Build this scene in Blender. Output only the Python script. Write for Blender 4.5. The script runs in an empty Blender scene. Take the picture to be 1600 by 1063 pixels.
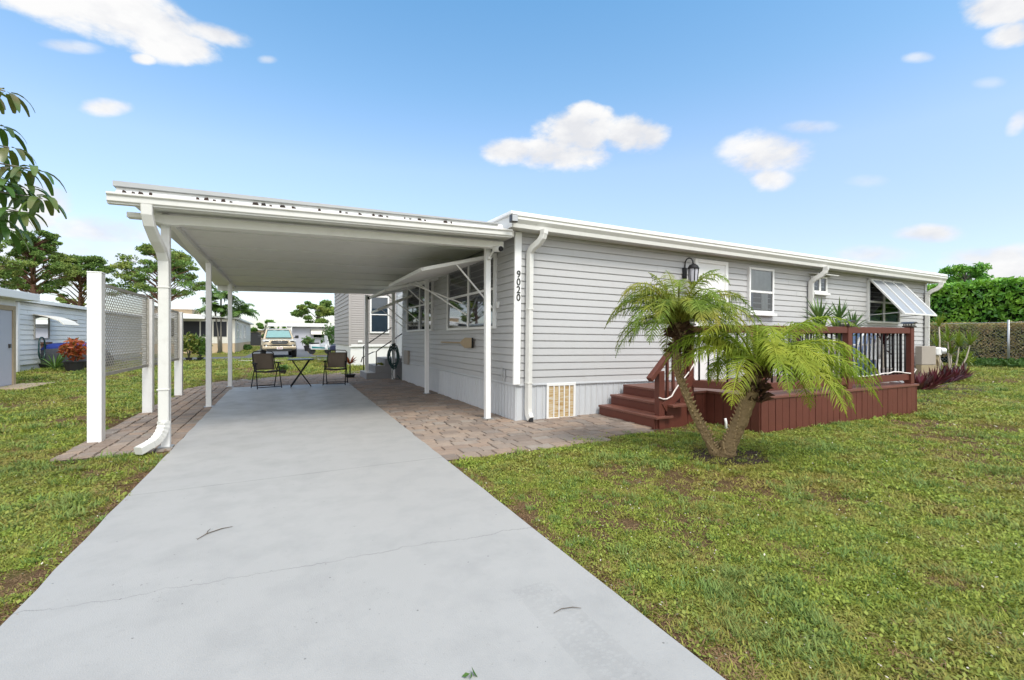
import bpy, bmesh, math, random
import numpy as np
from mathutils import Vector, Matrix, Euler
random.seed(7); rng = np.random.default_rng(11)
R = math.radians
sc = bpy.context.scene; C = sc.collection
F_PX, CX, YH, HC = 727.0, 800.0, 527.0, 1.3
YAW = R(26.0); SN, CS = math.sin(YAW), math.cos(YAW)
def P(px, D, z=0.0):
    """a spot on the ground D metres ahead, in the direction of column px"""
    t = (px - CX) / F_PX
    return Vector((D * (SN + CS * t), D * (CS - SN * t), z))
def ZZ(py, D): return HC + (YH - py) * D / F_PX

# ------------------------------------------------------------------ materials
def newmat(name):
    m = bpy.data.materials.new(name); m.use_nodes = True
    nt = m.node_tree; nt.nodes.clear()
    out = nt.nodes.new('ShaderNodeOutputMaterial')
    return m, nt, out
def nd(nt, typ, **kw):
    n = nt.nodes.new(typ)
    for k, v in kw.items():
        if k in n.inputs.keys() if isinstance(k, str) else False: n.inputs[k].default_value = v
        else: setattr(n, k, v)
    return n
def math_(nt, op, a, b=None, clamp=False):
    n = nt.nodes.new('ShaderNodeMath'); n.operation = op; n.use_clamp = clamp
    for i, v in enumerate((a, b)):
        if v is None: continue
        if hasattr(v, 'is_linked') or isinstance(v, bpy.types.NodeSocket): nt.links.new(v, n.inputs[i])
        else: n.inputs[i].default_value = v
    return n.outputs[0]
def mixc(nt, fac, a, b, blend='MIX'):
    n = nt.nodes.new('ShaderNodeMix'); n.data_type = 'RGBA'; n.blend_type = blend
    for s, v in ((n.inputs[0], fac), (n.inputs[6], a), (n.inputs[7], b)):
        if isinstance(v, bpy.types.NodeSocket): nt.links.new(v, s)
        elif isinstance(v, (int, float)): s.default_value = v
        else: s.default_value = (*v[:3], 1)
    return n.outputs[2]
def coords(nt, kind='Object', scale=(1, 1, 1)):
    tc = nt.nodes.new('ShaderNodeTexCoord'); mp = nt.nodes.new('ShaderNodeMapping')
    mp.inputs['Scale'].default_value = scale
    nt.links.new(tc.outputs[kind], mp.inputs[0]); return mp.outputs[0]
def wpos(nt, scale=(1, 1, 1)):
    g = nt.nodes.new('ShaderNodeNewGeometry'); mp = nt.nodes.new('ShaderNodeMapping')
    mp.inputs['Scale'].default_value = scale
    nt.links.new(g.outputs['Position'], mp.inputs[0]); return mp.outputs[0]
def noise(nt, vec, scale, detail=4, rough=.55):
    n = nt.nodes.new('ShaderNodeTexNoise'); n.inputs['Scale'].default_value = scale
    n.inputs['Detail'].default_value = detail; n.inputs['Roughness'].default_value = rough
    nt.links.new(vec, n.inputs['Vector']); return n.outputs[0]
def ramp(nt, fac, stops):
    n = nt.nodes.new('ShaderNodeValToRGB'); e = n.color_ramp.elements
    while len(e) > 1: e.remove(e[-1])
    e[0].position = stops[0][0]; c = stops[0][1]; e[0].color = (*c, 1) if not isinstance(c, (int, float)) else (c, c, c, 1)
    for p, c in stops[1:]:
        x = e.new(p); x.color = (*c, 1) if not isinstance(c, (int, float)) else (c, c, c, 1)
    nt.links.new(fac, n.inputs[0]); return n.outputs[0]
def prin(nt, out, col, rough=.5, spec=.5, metal=0, bump=None, bdist=.01, coat=0):
    b = nt.nodes.new('ShaderNodeBsdfPrincipled')
    for s, v in (('Base Color', col), ('Roughness', rough)):
        if isinstance(v, bpy.types.NodeSocket): nt.links.new(v, b.inputs[s])
        else: b.inputs[s].default_value = (*v[:3], 1) if s == 'Base Color' else v
    b.inputs['Specular IOR Level'].default_value = spec; b.inputs['Metallic'].default_value = metal
    b.inputs['Coat Weight'].default_value = coat
    if bump is not None:
        bn = nt.nodes.new('ShaderNodeBump'); bn.inputs['Strength'].default_value = 1; bn.inputs['Distance'].default_value = bdist
        nt.links.new(bump, bn.inputs['Height']); nt.links.new(bn.outputs[0], b.inputs['Normal'])
    nt.links.new(b.outputs[0], out.inputs[0]); return b
def paint(name, col, rough=.45, var=.10, scale=3.0, dirt=.18, dirtcol=(.28, .25, .2), spec=.4, bump=.0006, fine=60, streak=False):
    m, nt, out = newmat(name); v = wpos(nt, (1, 1, .35) if streak else (1, 1, 1))
    n1 = noise(nt, v, scale, 5); n2 = noise(nt, v, scale * 5, 6, .65)
    a = mixc(nt, n1, tuple(c * (1 - var) for c in col), tuple(min(1, c * (1 + var)) for c in col))
    f = ramp(nt, n2, [(.52, 0.0), (.75, dirt)])
    c = mixc(nt, f, a, dirtcol)
    n3 = noise(nt, v, fine, 3)
    prin(nt, out, c, rough, spec, bump=n3, bdist=bump); return m
def plain(name, col, rough=.5, spec=.5, metal=0, coat=0, var=.12, scale=8):
    m, nt, out = newmat(name); v = wpos(nt)
    n1 = noise(nt, v, scale, 4)
    c = mixc(nt, n1, tuple(x * (1 - var) for x in col), tuple(min(1, x * (1 + var)) for x in col))
    prin(nt, out, c, rough, spec, metal, coat=coat); return m
def leaf(name, c1, c2, c3=None, trans=.3, rough=.45, pscale=1.2, spec=.35, tip=None):
    m, nt, out = newmat(name)
    g = nt.nodes.new('ShaderNodeNewGeometry')
    c = mixc(nt, g.outputs['Random Per Island'], c1, c2)
    n = noise(nt, wpos(nt), pscale, 3)
    if c3: c = mixc(nt, ramp(nt, n, [(.45, 0.0), (.68, .75)]), c, c3)
    else:
        c = mixc(nt, ramp(nt, n, [(.35, 0.0), (.65, .5)]), c, tuple(x * .6 for x in c1))
    b = nt.nodes.new('ShaderNodeBsdfPrincipled'); b.inputs['Roughness'].default_value = rough
    b.inputs['Specular IOR Level'].default_value = spec
    nt.links.new(c, b.inputs['Base Color'])
    tr = nt.nodes.new('ShaderNodeBsdfTranslucent'); nt.links.new(mixc(nt, .5, c, (c2[0], c2[1] * 1.1, c2[2] * .6)), tr.inputs[0])
    mx = nt.nodes.new('ShaderNodeMixShader'); mx.inputs[0].default_value = trans
    nt.links.new(b.outputs[0], mx.inputs[1]); nt.links.new(tr.outputs[0], mx.inputs[2]); nt.links.new(mx.outputs[0], out.inputs[0])
    return m
def glassmat(name, tint=(.75, .8, .82), tr=.8, refl=1.3):
    m, nt, out = newmat(name)
    t = nt.nodes.new('ShaderNodeBsdfTransparent'); t.inputs[0].default_value = (*[x * tr for x in tint], 1)
    g = nt.nodes.new('ShaderNodeBsdfGlossy'); g.inputs['Roughness'].default_value = .02; g.inputs[0].default_value = (.9, .92, .95, 1)
    f = nt.nodes.new('ShaderNodeFresnel'); f.inputs[0].default_value = 1.5
    mx = nt.nodes.new('ShaderNodeMixShader')
    nt.links.new(math_(nt, 'ADD', math_(nt, 'MULTIPLY', f.outputs[0], refl), .02, True), mx.inputs[0])
    nt.links.new(t.outputs[0], mx.inputs[1]); nt.links.new(g.outputs[0], mx.inputs[2]); nt.links.new(mx.outputs[0], out.inputs[0]); return m

M = {}
M['white'] = paint('white painted aluminium', (.76, .76, .755), .4, .04, 2, .10)
M['gutter'] = paint('off white gutter enamel', (.66, .655, .63), .35, .05, 2, .16)
M['ceil'] = paint('pale grey roof panel', (.80, .80, .78), .5, .05, 1.2, .12)
M['vinylw'] = paint('white vinyl post', (.80, .80, .80), .35, .03, 2, .10, (.4, .36, .3))
M['lattice'] = paint('weathered grey lattice', (.40, .38, .34), .6, .12, 4, .3)
M['siding'] = paint('pale grey vinyl siding', (.465, .465, .472), .45, .035, 1.2, .08, streak=True)
M['skirt'] = paint('blue white skirting', (.53, .55, .58), .4, .04, 1.5, .14, (.35, .33, .3), streak=True)
M['taupe'] = paint('taupe vinyl siding', (.37, .345, .335), .5, .05, 1.5, .08)
M['cream'] = paint('cream wall', (.70, .67, .60), .6, .05, 1.2, .15)
M['tan'] = paint('tan skirting', (.55, .42, .28), .7, .08, 2, .15)
M['greyw'] = paint('lavender grey wall', (.48, .48, .54), .6, .04, 1.2, .08)
M['black'] = plain('black metal', (.014, .014, .016), .6, .25)
M['dark'] = plain('dark interior', (.02, .021, .024), .8)
M['screen'] = plain('black porch screen', (.012, .013, .018), .7)
M['deck'] = paint('red brown deck stain', (.115, .034, .023), .5, .22, 5, .25, (.05, .016, .012), spec=.35, bump=.0012, fine=35)
M['deckl'] = paint('worn red brown deck stain', (.155, .06, .043), .45, .2, 4, .3, (.26, .15, .11), spec=.4, bump=.0012, fine=35)
M['sling'] = plain('brown sling fabric', (.17, .135, .105), .8)
M['hose'] = plain('dark green hose', (.012, .05, .05), .35)
M['cap'] = plain('dark bronze cap', (.04, .035, .032), .35)
M['lens'] = plain('pale lens', (.8, .8, .76), .2)
M['curtain'] = paint('pale curtain', (.62, .60, .57), .9, .15, 9, .2)
M['bluecl'] = paint('blue patterned curtain', (.16, .2, .3), .9, .45, 12, .3, (.5, .5, .52))
M['glass'] = glassmat('window glass')
M['glassd'] = glassmat('dim window glass', (.5, .52, .55), .7, .28)
M['awn'] = paint('clear ribbed awning sheet', (.30, .32, .35), .35, .06, 2, .08)
M['conc'] = None
M['stepg'] = paint('grey painted concrete', (.25, .25, .26), .7, .08, 3, .2)
M['steel'] = plain('galvanised steel', (.42, .43, .44), .4, metal=.6)
M['boxg'] = paint('grey brown meter box', (.36, .32, .28), .6, .07, 3, .2)
M['boxd'] = paint('tan meter base', (.33, .27, .17), .6, .1, 3, .2)
M['bark'] = paint('palm trunk bark', (.23, .165, .09), .9, .35, 22, .6, (.06, .04, .025), spec=.1, bump=.02, fine=35)
M['scar'] = paint('old leaf scars', (.36, .265, .145), .9, .3, 22, .5, (.10, .065, .04), spec=.1, bump=.01, fine=35)
M['pbark'] = paint('pine bark', (.21, .12, .085), .9, .3, 3, .5, (.08, .05, .04), spec=.1, bump=.02, fine=20)
M['gbark'] = paint('grey bark', (.24, .22, .19), .9, .2, 6, .4, (.1, .09, .08), spec=.1, bump=.01, fine=30)
M['palmg'] = leaf('pygmy palm leaflets', (0.150, 0.235, 0.028), (0.300, 0.400, 0.045), (0.410, 0.420, 0.055), .35, .5, 2.2, .15)
M['palmd'] = leaf('older palm leaflets', (0.121, 0.199, 0.029), (0.216, 0.295, 0.046), (0.415, 0.346, 0.065), .3, .5, 2.5, .15)
M['boot'] = leaf('dry leaf bases', (.06, .03, .018), (.14, .075, .04), None, .1, .9, 6)
M['pine'] = leaf('pine needles', (0.072, 0.146, 0.039), (0.179, 0.279, 0.066), (0.328, 0.360, 0.092), .15, .6, .35, .15)
M['tree'] = leaf('broad tree leaves', (0.077, 0.179, 0.030), (0.192, 0.346, 0.056), None, .25, .5, .5)
M['fpalm'] = leaf('feather palm leaves', (0.059, 0.133, 0.026), (0.150, 0.249, 0.049), None, .25, .4, .8)
M['hedgeg'] = leaf('glossy hedge leaves', (0.054, 0.177, 0.032), (0.177, 0.421, 0.050), (0.326, 0.570, 0.059), .2, .3, .9, .5)
M['hedgeb'] = leaf('brown green clipped leaves', (0.252, 0.237, 0.095), (0.507, 0.355, 0.168), (0.203, 0.288, 0.087), .2, .6, 1.2, .2)
M['scheff'] = leaf('umbrella tree leaflets', (0.046, 0.109, 0.022), (0.098, 0.189, 0.034), (0.166, 0.114, 0.042), .2, .3, 3, .5)
M['drac'] = leaf('dracaena blades', (0.060, 0.127, 0.034), (0.118, 0.203, 0.051), (0.220, 0.254, 0.085), .2, .4, 2)
M['dracy'] = leaf('yellow green dracaena blades', (.14, .22, .025), (.24, .30, .04), None, .3, .4, 2)
M['cordy'] = leaf('purple rosette leaves', (0.055, 0.014, 0.022), (0.144, 0.025, 0.042), (0.061, 0.055, 0.025), .15, .4, 5)
M['redcr'] = leaf('red croton leaves', (.35, .03, .02), (.45, .12, .04), (.12, .16, .03), .25, .5, 9)
M['orange'] = leaf('orange bromeliad leaves', (.40, .06, .015), (.50, .15, .03), None, .25, .5, 4)
M['croton'] = leaf('yellow green croton leaves', (.06, .12, .018), (.13, .19, .03), (.42, .34, .08), .25, .5, 3)
M['shrub'] = leaf('shrub leaves', (0.045, 0.112, 0.022), (0.105, 0.210, 0.038), None, .2, .5, 3)
M['pot'] = plain('black plastic pot', (.02, .02, .022), .5)
M['potw'] = plain('pale plastic pot', (.55, .52, .5), .5)
M['pink'] = plain('pink glazed pot', (.45, .06, .12), .35)
M['tarp'] = paint('blue tarp', (.025, .05, .28), .5, .25, 6, .2, (.1, .1, .12))
M['tarpd'] = paint('charcoal cover', (.05, .055, .07), .7, .25, 5, .2)
M['truck'] = plain('sand beige car paint', (.52, .43, .30), .35, .5, .15, .6, .03)
M['rubber'] = plain('tyre rubber', (.015, .015, .016), .8)
M['rim'] = plain('grey alloy', (.22, .22, .23), .35, metal=.7)
M['plast'] = plain('dark trim plastic', (.02, .021, .023), .6)
M['lamp'] = plain('headlight glass', (.62, .64, .66), .12, .7)
M['chrome'] = plain('silver emblem metal', (.75, .76, .78), .2, metal=.8)
M['plate'] = plain('white licence plate', (.75, .72, .72), .4)
M['platet'] = plain('red plate lettering', (.35, .06, .07), .5)
M['wshield'] = glassmat('pale windscreen glass', (.7, .85, .85), .9)
M['sunshade'] = plain('silver sun shade', (.55, .66, .66), .35, metal=.2)
M['carblue'] = plain('dark blue car paint', (.02, .024, .06), .3, coat=.6)
M['teal'] = plain('teal scooter paint', (.03, .2, .22), .35)
M['wood'] = paint('plain wood', (.40, .31, .20), .7, .2, 9, .3, (.25, .17, .1))
M['grate'] = None
M['fleck'] = plain('pale dry flecks', (.52, .48, .40), .8)
M['rope'] = plain('white rope light', (.72, .66, .64), .4)
M['num'] = plain('black house numbers', (.015, .015, .016), .4)
M['chairw'] = plain('white resin', (.74, .75, .78), .4)
M['bluep'] = paint('pale blue panel', (.28, .43, .80), .5, .12, 1.6, .1, (.6, .7, .85))
M['red'] = plain('red plastic', (.45, .03, .04), .4)
M['roofm'] = paint('roof sheet', (.62, .62, .62), .5, .06, 1, .2)
M['strip'] = paint('bright white roof edge', (.84, .84, .84), .4, .03, 3, .05)
M['capg'] = paint('grey roof edge cap', (.40, .41, .42), .45, .05, 3, .1)
M['litter'] = leaf('dead leaves', (.02, .012, .01), (.05, .025, .02), None, .1, .8, 20)
M['stick'] = plain('bleached branch', (.55, .48, .40), .8)
M['twig'] = plain('dry twig', (.11, .085, .06), .9)
M['shutter'] = paint('blue grey blind', (.17, .26, .34), .6, .1, 3, .1)
M['asph'] = paint('grey asphalt', (.115, .12, .13), .9, .15, 1.5, .3, (.07, .07, .075), spec=.2, bump=.004, fine=80)
M['walk'] = paint('pale concrete path', (.50, .49, .47), .8, .1, 2, .2)
M['mulch'] = paint('dark mulch', (.07, .05, .04), .95, .4, 10, .5, (.03, .02, .02), spec=.1, bump=.03, fine=30)
M['basil'] = plain('porcelain', (.7, .7, .7), .3)

def mk_special():
    # vent infill: yellowed board behind slats
    m, nt, out = newmat('yellowed vent board'); v = wpos(nt, (1, 1, 7))
    n = noise(nt, v, 6, 5)
    c = ramp(nt, n, [(.3, (.30, .17, .05)), (.5, (.48, .36, .20)), (.7, (.55, .52, .46))])
    prin(nt, out, c, .8, .2); M['grate'] = m
    # driveway paint
    m, nt, out = newmat('pale grey painted concrete'); v = wpos(nt)
    big = noise(nt, v, .45, 4); mid = noise(nt, v, 3.0, 6, .6); fine = noise(nt, v, 160, 3)
    c = mixc(nt, big, (.340, .335, .328), (.398, .391, .381))
    c = mixc(nt, ramp(nt, mid, [(.45, 0.0), (.75, .45)]), c, (.25, .25, .25))
    # scuff patches
    sm = noise(nt, wpos(nt, (1, 1.3, 1)), 34, 7, .75); area = noise(nt, v, .62, 2)
    sq = nt.nodes.new('ShaderNodeVectorMath'); sq.operation = 'LENGTH'; mq = nt.nodes.new('ShaderNodeMapping'); mq.inputs['Location'].default_value = (1.0, -3.4, 0); mq.inputs['Scale'].default_value = (1.8, 1.15, 0)
    nt.links.new(v, mq.inputs[0]); nt.links.new(mq.outputs[0], sq.inputs[0]); spot = ramp(nt, sq.outputs['Value'], [(.2, 1.0), (1.0, 0.0)])
    sc_ = math_(nt, 'MULTIPLY', ramp(nt, sm, [(.60, 0.0), (.68, .8)]), math_(nt, 'MAXIMUM', ramp(nt, area, [(.44, 0.0), (.56, .75)]), spot))
    c = mixc(nt, sc_, c, (.21, .21, .20))
    # faint tyre tread print
    sp0 = nt.nodes.new('ShaderNodeSeparateXYZ'); nt.links.new(v, sp0.inputs[0])
    bk = nt.nodes.new('ShaderNodeTexVoronoi'); bk.inputs['Scale'].default_value = 34; nt.links.new(wpos(nt, (1.0, 1.5, 1)), bk.inputs['Vector'])
    for (xa, wd, y1_, k_) in ((1.13, .11, 2.1, .11),):
        msk = math_(nt, 'MULTIPLY', math_(nt, 'LESS_THAN', math_(nt, 'ABSOLUTE', math_(nt, 'SUBTRACT', sp0.outputs[0], xa)), wd), math_(nt, 'LESS_THAN', sp0.outputs[1], y1_))
        msk = math_(nt, 'MULTIPLY', msk, ramp(nt, bk.outputs['Distance'], [(.30, 0.0), (.5, 1.0)])); msk = math_(nt, 'MULTIPLY', msk, math_(nt, 'MULTIPLY', mid, k_ * 2))
        c = mixc(nt, msk, c, (.17, .17, .165))
    # pits
    vo = nt.nodes.new('ShaderNodeTexVoronoi'); vo.inputs['Scale'].default_value = 14; nt.links.new(v, vo.inputs['Vector'])
    pick = nt.nodes.new('ShaderNodeSeparateColor'); nt.links.new(vo.outputs['Color'], pick.inputs[0])
    pit = math_(nt, 'MULTIPLY', math_(nt, 'LESS_THAN', vo.outputs['Distance'], .07), math_(nt, 'GREATER_THAN', pick.outputs[0], .74))
    c = mixc(nt, math_(nt, 'MULTIPLY', pit, .75), c, (.12, .12, .11))
    # joints and cracks: dark lines across
    sp = nt.nodes.new('ShaderNodeSeparateXYZ'); nt.links.new(v, sp.inputs[0])
    wob = noise(nt, wpos(nt, (1, 0.0, 0)), 2.2, 8, .7)
    def line(y0, slope, wamp, half):
        yy = math_(nt, 'ADD', math_(nt, 'MULTIPLY', sp.outputs[0], slope), y0)
        yy = math_(nt, 'ADD', yy, math_(nt, 'MULTIPLY', math_(nt, 'SUBTRACT', wob, .5), wamp))
        return math_(nt, 'LESS_THAN', math_(nt, 'ABSOLUTE', math_(nt, 'SUBTRACT', sp.outputs[1], yy)), half)
    brk = ramp(nt, noise(nt, v, 5, 3), [(.3, .35), (.6, .9)])
    for (y0, s, w, h, k) in ((4.71, .02, .015, .0075, .62), (2.83, -.06, .26, .0042, .5), (8.1, 0, .02, .006, .35), (11.3, 0, .02, .006, .3)):
        c = mixc(nt, math_(nt, 'MULTIPLY', math_(nt, 'MULTIPLY', line(y0, s, w, h), k), brk), c, (.10, .10, .095))
    prin(nt, out, c, ramp(nt, mid, [(.3, .42), (.7, .6)]), .4, bump=fine, bdist=.0015); M['conc'] = m
    # pavers
    m, nt, out = newmat('tumbled clay pavers'); g = nt.nodes.new('ShaderNodeNewGeometry')
    c = ramp(nt, g.outputs['Random Per Island'], [(0, (.22, .18, .155)), (.25, (.35, .255, .195)), (.5, (.26, .225, .20)), (.75, (.37, .275, .21)), (1, (.31, .275, .245))])
    v = wpos(nt); n = noise(nt, v, 9, 6, .65); n2 = noise(nt, v, .9, 4)
    c = mixc(nt, ramp(nt, n, [(.4, 0.0), (.75, .5)]), c, (.17, .135, .115))
    c = mixc(nt, ramp(nt, n2, [(.45, 0.0), (.7, .35)]), c, (.14, .115, .10))
    prin(nt, out, c, .8, .25, bump=noise(nt, v, 45, 4), bdist=.006); M['paver'] = m
    m, nt, out = newmat('dark joint sand'); prin(nt, out, mixc(nt, noise(nt, wpos(nt), 40, 4), (.05, .04, .032), (.11, .09, .07)), .95, .1); M['sand'] = m
    # ground
    m, nt, out = newmat('lawn soil and thatch'); v = wpos(nt)
    a = noise(nt, v, .35, 4); b = noise(nt, v, 7, 6, .7); d = noise(nt, v, 60, 4, .7)
    g1 = mixc(nt, d, (.075, .09, .022), (.22, .25, .05))
    soil = mixc(nt, d, (.075, .042, .026), (.22, .14, .085))
    sp_ = nt.nodes.new('ShaderNodeSeparateXYZ'); nt.links.new(v, sp_.inputs[0]); X_, Y_ = sp_.outputs[0], sp_.outputs[1]
    def sn(e): return math_(nt, 'SINE', e)
    def lc(a_, x_, b_=0, y_=None):
        r_ = math_(nt, 'MULTIPLY', x_, a_)
        return r_ if y_ is None else math_(nt, 'ADD', r_, math_(nt, 'MULTIPLY', y_, b_))
    pn = math_(nt, 'ADD', sn(math_(nt, 'ADD', lc(1.3, X_), lc(1.7, sn(lc(.9, Y_))))), sn(math_(nt, 'ADD', lc(1.9, Y_), lc(1.3, sn(math_(nt, 'ADD', lc(1.1, X_), 2.0))))))
    pn = math_(nt, 'ADD', pn, lc(.7, sn(lc(4.3, X_, 3.1, Y_)))); pn = math_(nt, 'ADD', pn, lc(.6, sn(lc(8.1, X_, -6.7, Y_))))
    pn = math_(nt, 'ADD', pn, lc(1.6, math_(nt, 'SUBTRACT', b, .5)))
    f = ramp(nt, math_(nt, 'ADD', lc(-.25, pn), .5), [(.60, .10), (.88, .9)])
    for x_e, x_s in ((-1.10, -.0079), (1.455, .0093)):
        f = math_(nt, 'MAXIMUM', f, math_(nt, 'LESS_THAN', math_(nt, 'ABSOLUTE', math_(nt, 'SUBTRACT', math_(nt, 'ADD', math_(nt, 'SUBTRACT', X_, lc(x_s, Y_)), lc(.12, math_(nt, 'SUBTRACT', b, .5))), x_e)), .10))
    c = mixc(nt, f, g1, soil)
    prin(nt, out, c, .95, .05, bump=d, bdist=.03); M['ground'] = m
    # grass blades, colour drifts with place
    def grassm(name, c1, c2, c3, dry):
        m, nt, out = newmat(name); g = nt.nodes.new('ShaderNodeNewGeometry'); oi = nt.nodes.new('ShaderNodeObjectInfo')
        c = mixc(nt, g.outputs['Random Per Island'], c1, c2)
        c = mixc(nt, math_(nt, 'MULTIPLY', oi.outputs['Random'], .55), c, c3)
        v = wpos(nt); n = noise(nt, v, .55, 4, .6); n2 = noise(nt, v, 2.6, 4, .6)
        f = ramp(nt, math_(nt, 'ADD', math_(nt, 'MULTIPLY', n, .5), math_(nt, 'MULTIPLY', n2, .5)), [(.45, 0.0), (.60, .65)])
        c = mixc(nt, f, c, dry)
        b = nt.nodes.new('ShaderNodeBsdfPrincipled'); b.inputs['Roughness'].default_value = .55; b.inputs['Specular IOR Level'].default_value = .25
        nt.links.new(c, b.inputs['Base Color'])
        tr = nt.nodes.new('ShaderNodeBsdfTranslucent'); nt.links.new(c, tr.inputs[0])
        mx = nt.nodes.new('ShaderNodeMixShader'); mx.inputs[0].default_value = .3
        nt.links.new(b.outputs[0], mx.inputs[1]); nt.links.new(tr.outputs[0], mx.inputs[2]); nt.links.new(mx.outputs[0], out.inputs[0])
        return m
    M['grass'] = grassm('grass blades', (.09, .145, .02), (.37, .42, .07), (.30, .325, .055), (.37, .28, .095))
    M['lush'] = grassm('lush grass blades', (.08, .16, .04), (.25, .36, .09), (.19, .27, .07), (.25, .27, .08))
    M['weed'] = grassm('broad weed leaves', (.12, .20, .03), (.32, .41, .065), (.38, .43, .08), (.32, .30, .09))
    M['dry'] = grassm('dry straw blades', (.27, .17, .085), (.42, .30, .15), (.18, .095, .055), (.26, .15, .085))
mk_special()

# ------------------------------------------------------------------ mesh helpers
class MB:
    def __init__(s): s.v = []; s.f = []
    def add(s, vs, fs):
        o = len(s.v); s.v += [tuple(x) for x in vs]; s.f += [tuple(i + o for i in f) for f in fs]; return s
    def box(s, a, b):
        (x0, y0, z0), (x1, y1, z1) = a, b
        return s.add([(x0, y0, z0), (x1, y0, z0), (x1, y1, z0), (x0, y1, z0), (x0, y0, z1), (x1, y0, z1), (x1, y1, z1), (x0, y1, z1)],
                     [(0, 3, 2, 1), (4, 5, 6, 7), (0, 1, 5, 4), (1, 2, 6, 5), (2, 3, 7, 6), (3, 0, 4, 7)])
    def bar(s, p, q, w, h, up=(0, 0, 1)):
        p, q = Vector(p), Vector(q); d = (q - p).normalized(); u = Vector(up)
        if abs(d.dot(u)) > .98: u = Vector((0, 1, 0))
        r = d.cross(u).normalized() * w / 2; u = r.cross(d).normalized() * h / 2
        vs = [p - r - u, p + r - u, p + r + u, p - r + u, q - r - u, q + r - u, q + r + u, q - r + u]
        return s.add(vs, [(0, 1, 2, 3), (4, 7, 6, 5), (0, 4, 5, 1), (1, 5, 6, 2), (2, 6, 7, 3), (3, 7, 4, 0)])
    def tube(s, pts, rad, n=8, cap=True):
        pts = [Vector(p) for p in pts]
        if not isinstance(rad, (list, tuple)): rad = [rad] * len(pts)
        vs = []; prev = None
        for i, p in enumerate(pts):
            d = (pts[min(i + 1, len(pts) - 1)] - pts[max(i - 1, 0)]).normalized()
            if prev is None:
                u = Vector((0, 0, 1)) if abs(d.z) < .9 else Vector((1, 0, 0)); r = d.cross(u).normalized()
            else: r = (prev - d * prev.dot(d)).normalized()
            prev = r; b = d.cross(r)
            for k in range(n):
                a = 2 * math.pi * k / n; vs.append(p + (r * math.cos(a) + b * math.sin(a)) * rad[i])
        fs = []
        for i in range(len(pts) - 1):
            for k in range(n):
                a, b = i * n + k, i * n + (k + 1) % n; fs.append((a, b, b + n, a + n))
        if cap: fs += [tuple(range(n - 1, -1, -1)), tuple((len(pts) - 1) * n + k for k in range(n))]
        return s.add(vs, fs)
    def prism(s, poly, axis, a, b):
        """poly in the two remaining axes, extruded along axis from a to b"""
        def mk(p, w): 
            q = list(p); q.insert(axis, w); return tuple(q)
        n = len(poly); vs = [mk(p, a) for p in poly] + [mk(p, b) for p in poly]
        fs = [tuple(range(n)), tuple(range(2 * n - 1, n - 1, -1))] + [(i, (i + 1) % n, (i + 1) % n + n, i + n) for i in range(n)]
        return s.add(vs, fs)
    def lathe(s, prof, c, n=16):
        vs = []; fs = []
        for (r, z) in prof:
            for k in range(n):
                a = 2 * math.pi * k / n; vs.append((c[0] + r * math.cos(a), c[1] + r * math.sin(a), c[2] + z))
        for i in range(len(prof) - 1):
            for k in range(n):
                a, b = i * n + k, i * n + (k + 1) % n; fs.append((a, b, b + n, a + n))
        fs += [tuple(range(n - 1, -1, -1)), tuple((len(prof) - 1) * n + k for k in range(n))]
        return s.add(vs, fs)
    def duct(s, pts, wdir, w, h, ribs=None):
        """a rectangular pipe swept along pts; wdir is the side that stays put; ribs: (first, last) points where the wall is crimped"""
        pts = [Vector(p) for p in pts]; wv = Vector(wdir).normalized(); vs = []; n = len(pts)
        for i, p in enumerate(pts):
            a = (pts[i] - pts[max(i - 1, 0)]); b = (pts[min(i + 1, n - 1)] - pts[i]); a = a.normalized() if a.length else b.normalized(); b = b.normalized() if b.length else a
            d = (a + b).normalized(); nv = d.cross(wv).normalized(); k = 1 / max(.5, a.dot(d)); q = 1.0
            if ribs and ribs[0] <= i <= ribs[1]: q = 1.05 if i % 2 else .96
            c = .16
            for (u, v) in ((-1 + c, -1), (1 - c, -1), (1, -1 + c), (1, 1 - c), (1 - c, 1), (-1 + c, 1), (-1, 1 - c), (-1, -1 + c)):
                vs.append(p + wv * u * w / 2 * q + nv * v * h / 2 * k * q)
        fs = [(i * 8 + k, i * 8 + (k + 1) % 8, (i + 1) * 8 + (k + 1) % 8, (i + 1) * 8 + k) for i in range(n - 1) for k in range(8)]
        fs += [tuple(range(7, -1, -1)), tuple((n - 1) * 8 + k for k in range(8))]; return s.add(vs, fs)
    def quad(s, a, b, c, d): return s.add([a, b, c, d], [(0, 1, 2, 3)])
    def build(s, name, mat, parent=None, smooth=False, bevel=0, recalc=True, seg=2):
        me = bpy.data.meshes.new(name); me.from_pydata(s.v, [], s.f)
        if recalc and len(s.f) < 60000:
            bm = bmesh.new(); bm.from_mesh(me); bmesh.ops.recalc_face_normals(bm, faces=bm.faces); bm.to_mesh(me); bm.free()
        if smooth: me.polygons.foreach_set('use_smooth', [True] * len(me.polygons))
        me.materials.append(mat); me.update()
        o = bpy.data.objects.new(name, me); C.objects.link(o)
        if parent: o.parent = parent
        if bevel:
            b = o.modifiers.new('edge', 'BEVEL'); b.width = bevel; b.segments = seg; b.limit_method = 'ANGLE'; b.angle_limit = R(40)
        if smooth == 2:
            me.polygons.foreach_set('use_smooth', [True] * len(me.polygons))
        return o
def tag(o, label=None, cat=None, group=None, kind=None):
    if label: o['label'] = label
    if cat: o['category'] = cat
    if group: o['group'] = group
    if kind: o['kind'] = kind
    return o
def thing(name, label, cat, loc=(0, 0, 0), rz=0, group=None):
    o = bpy.data.objects.new(name, None); C.objects.link(o); o.empty_display_size = .2
    o.location = loc; o.rotation_euler = (0, 0, rz); return tag(o, label, cat, group)
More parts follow.
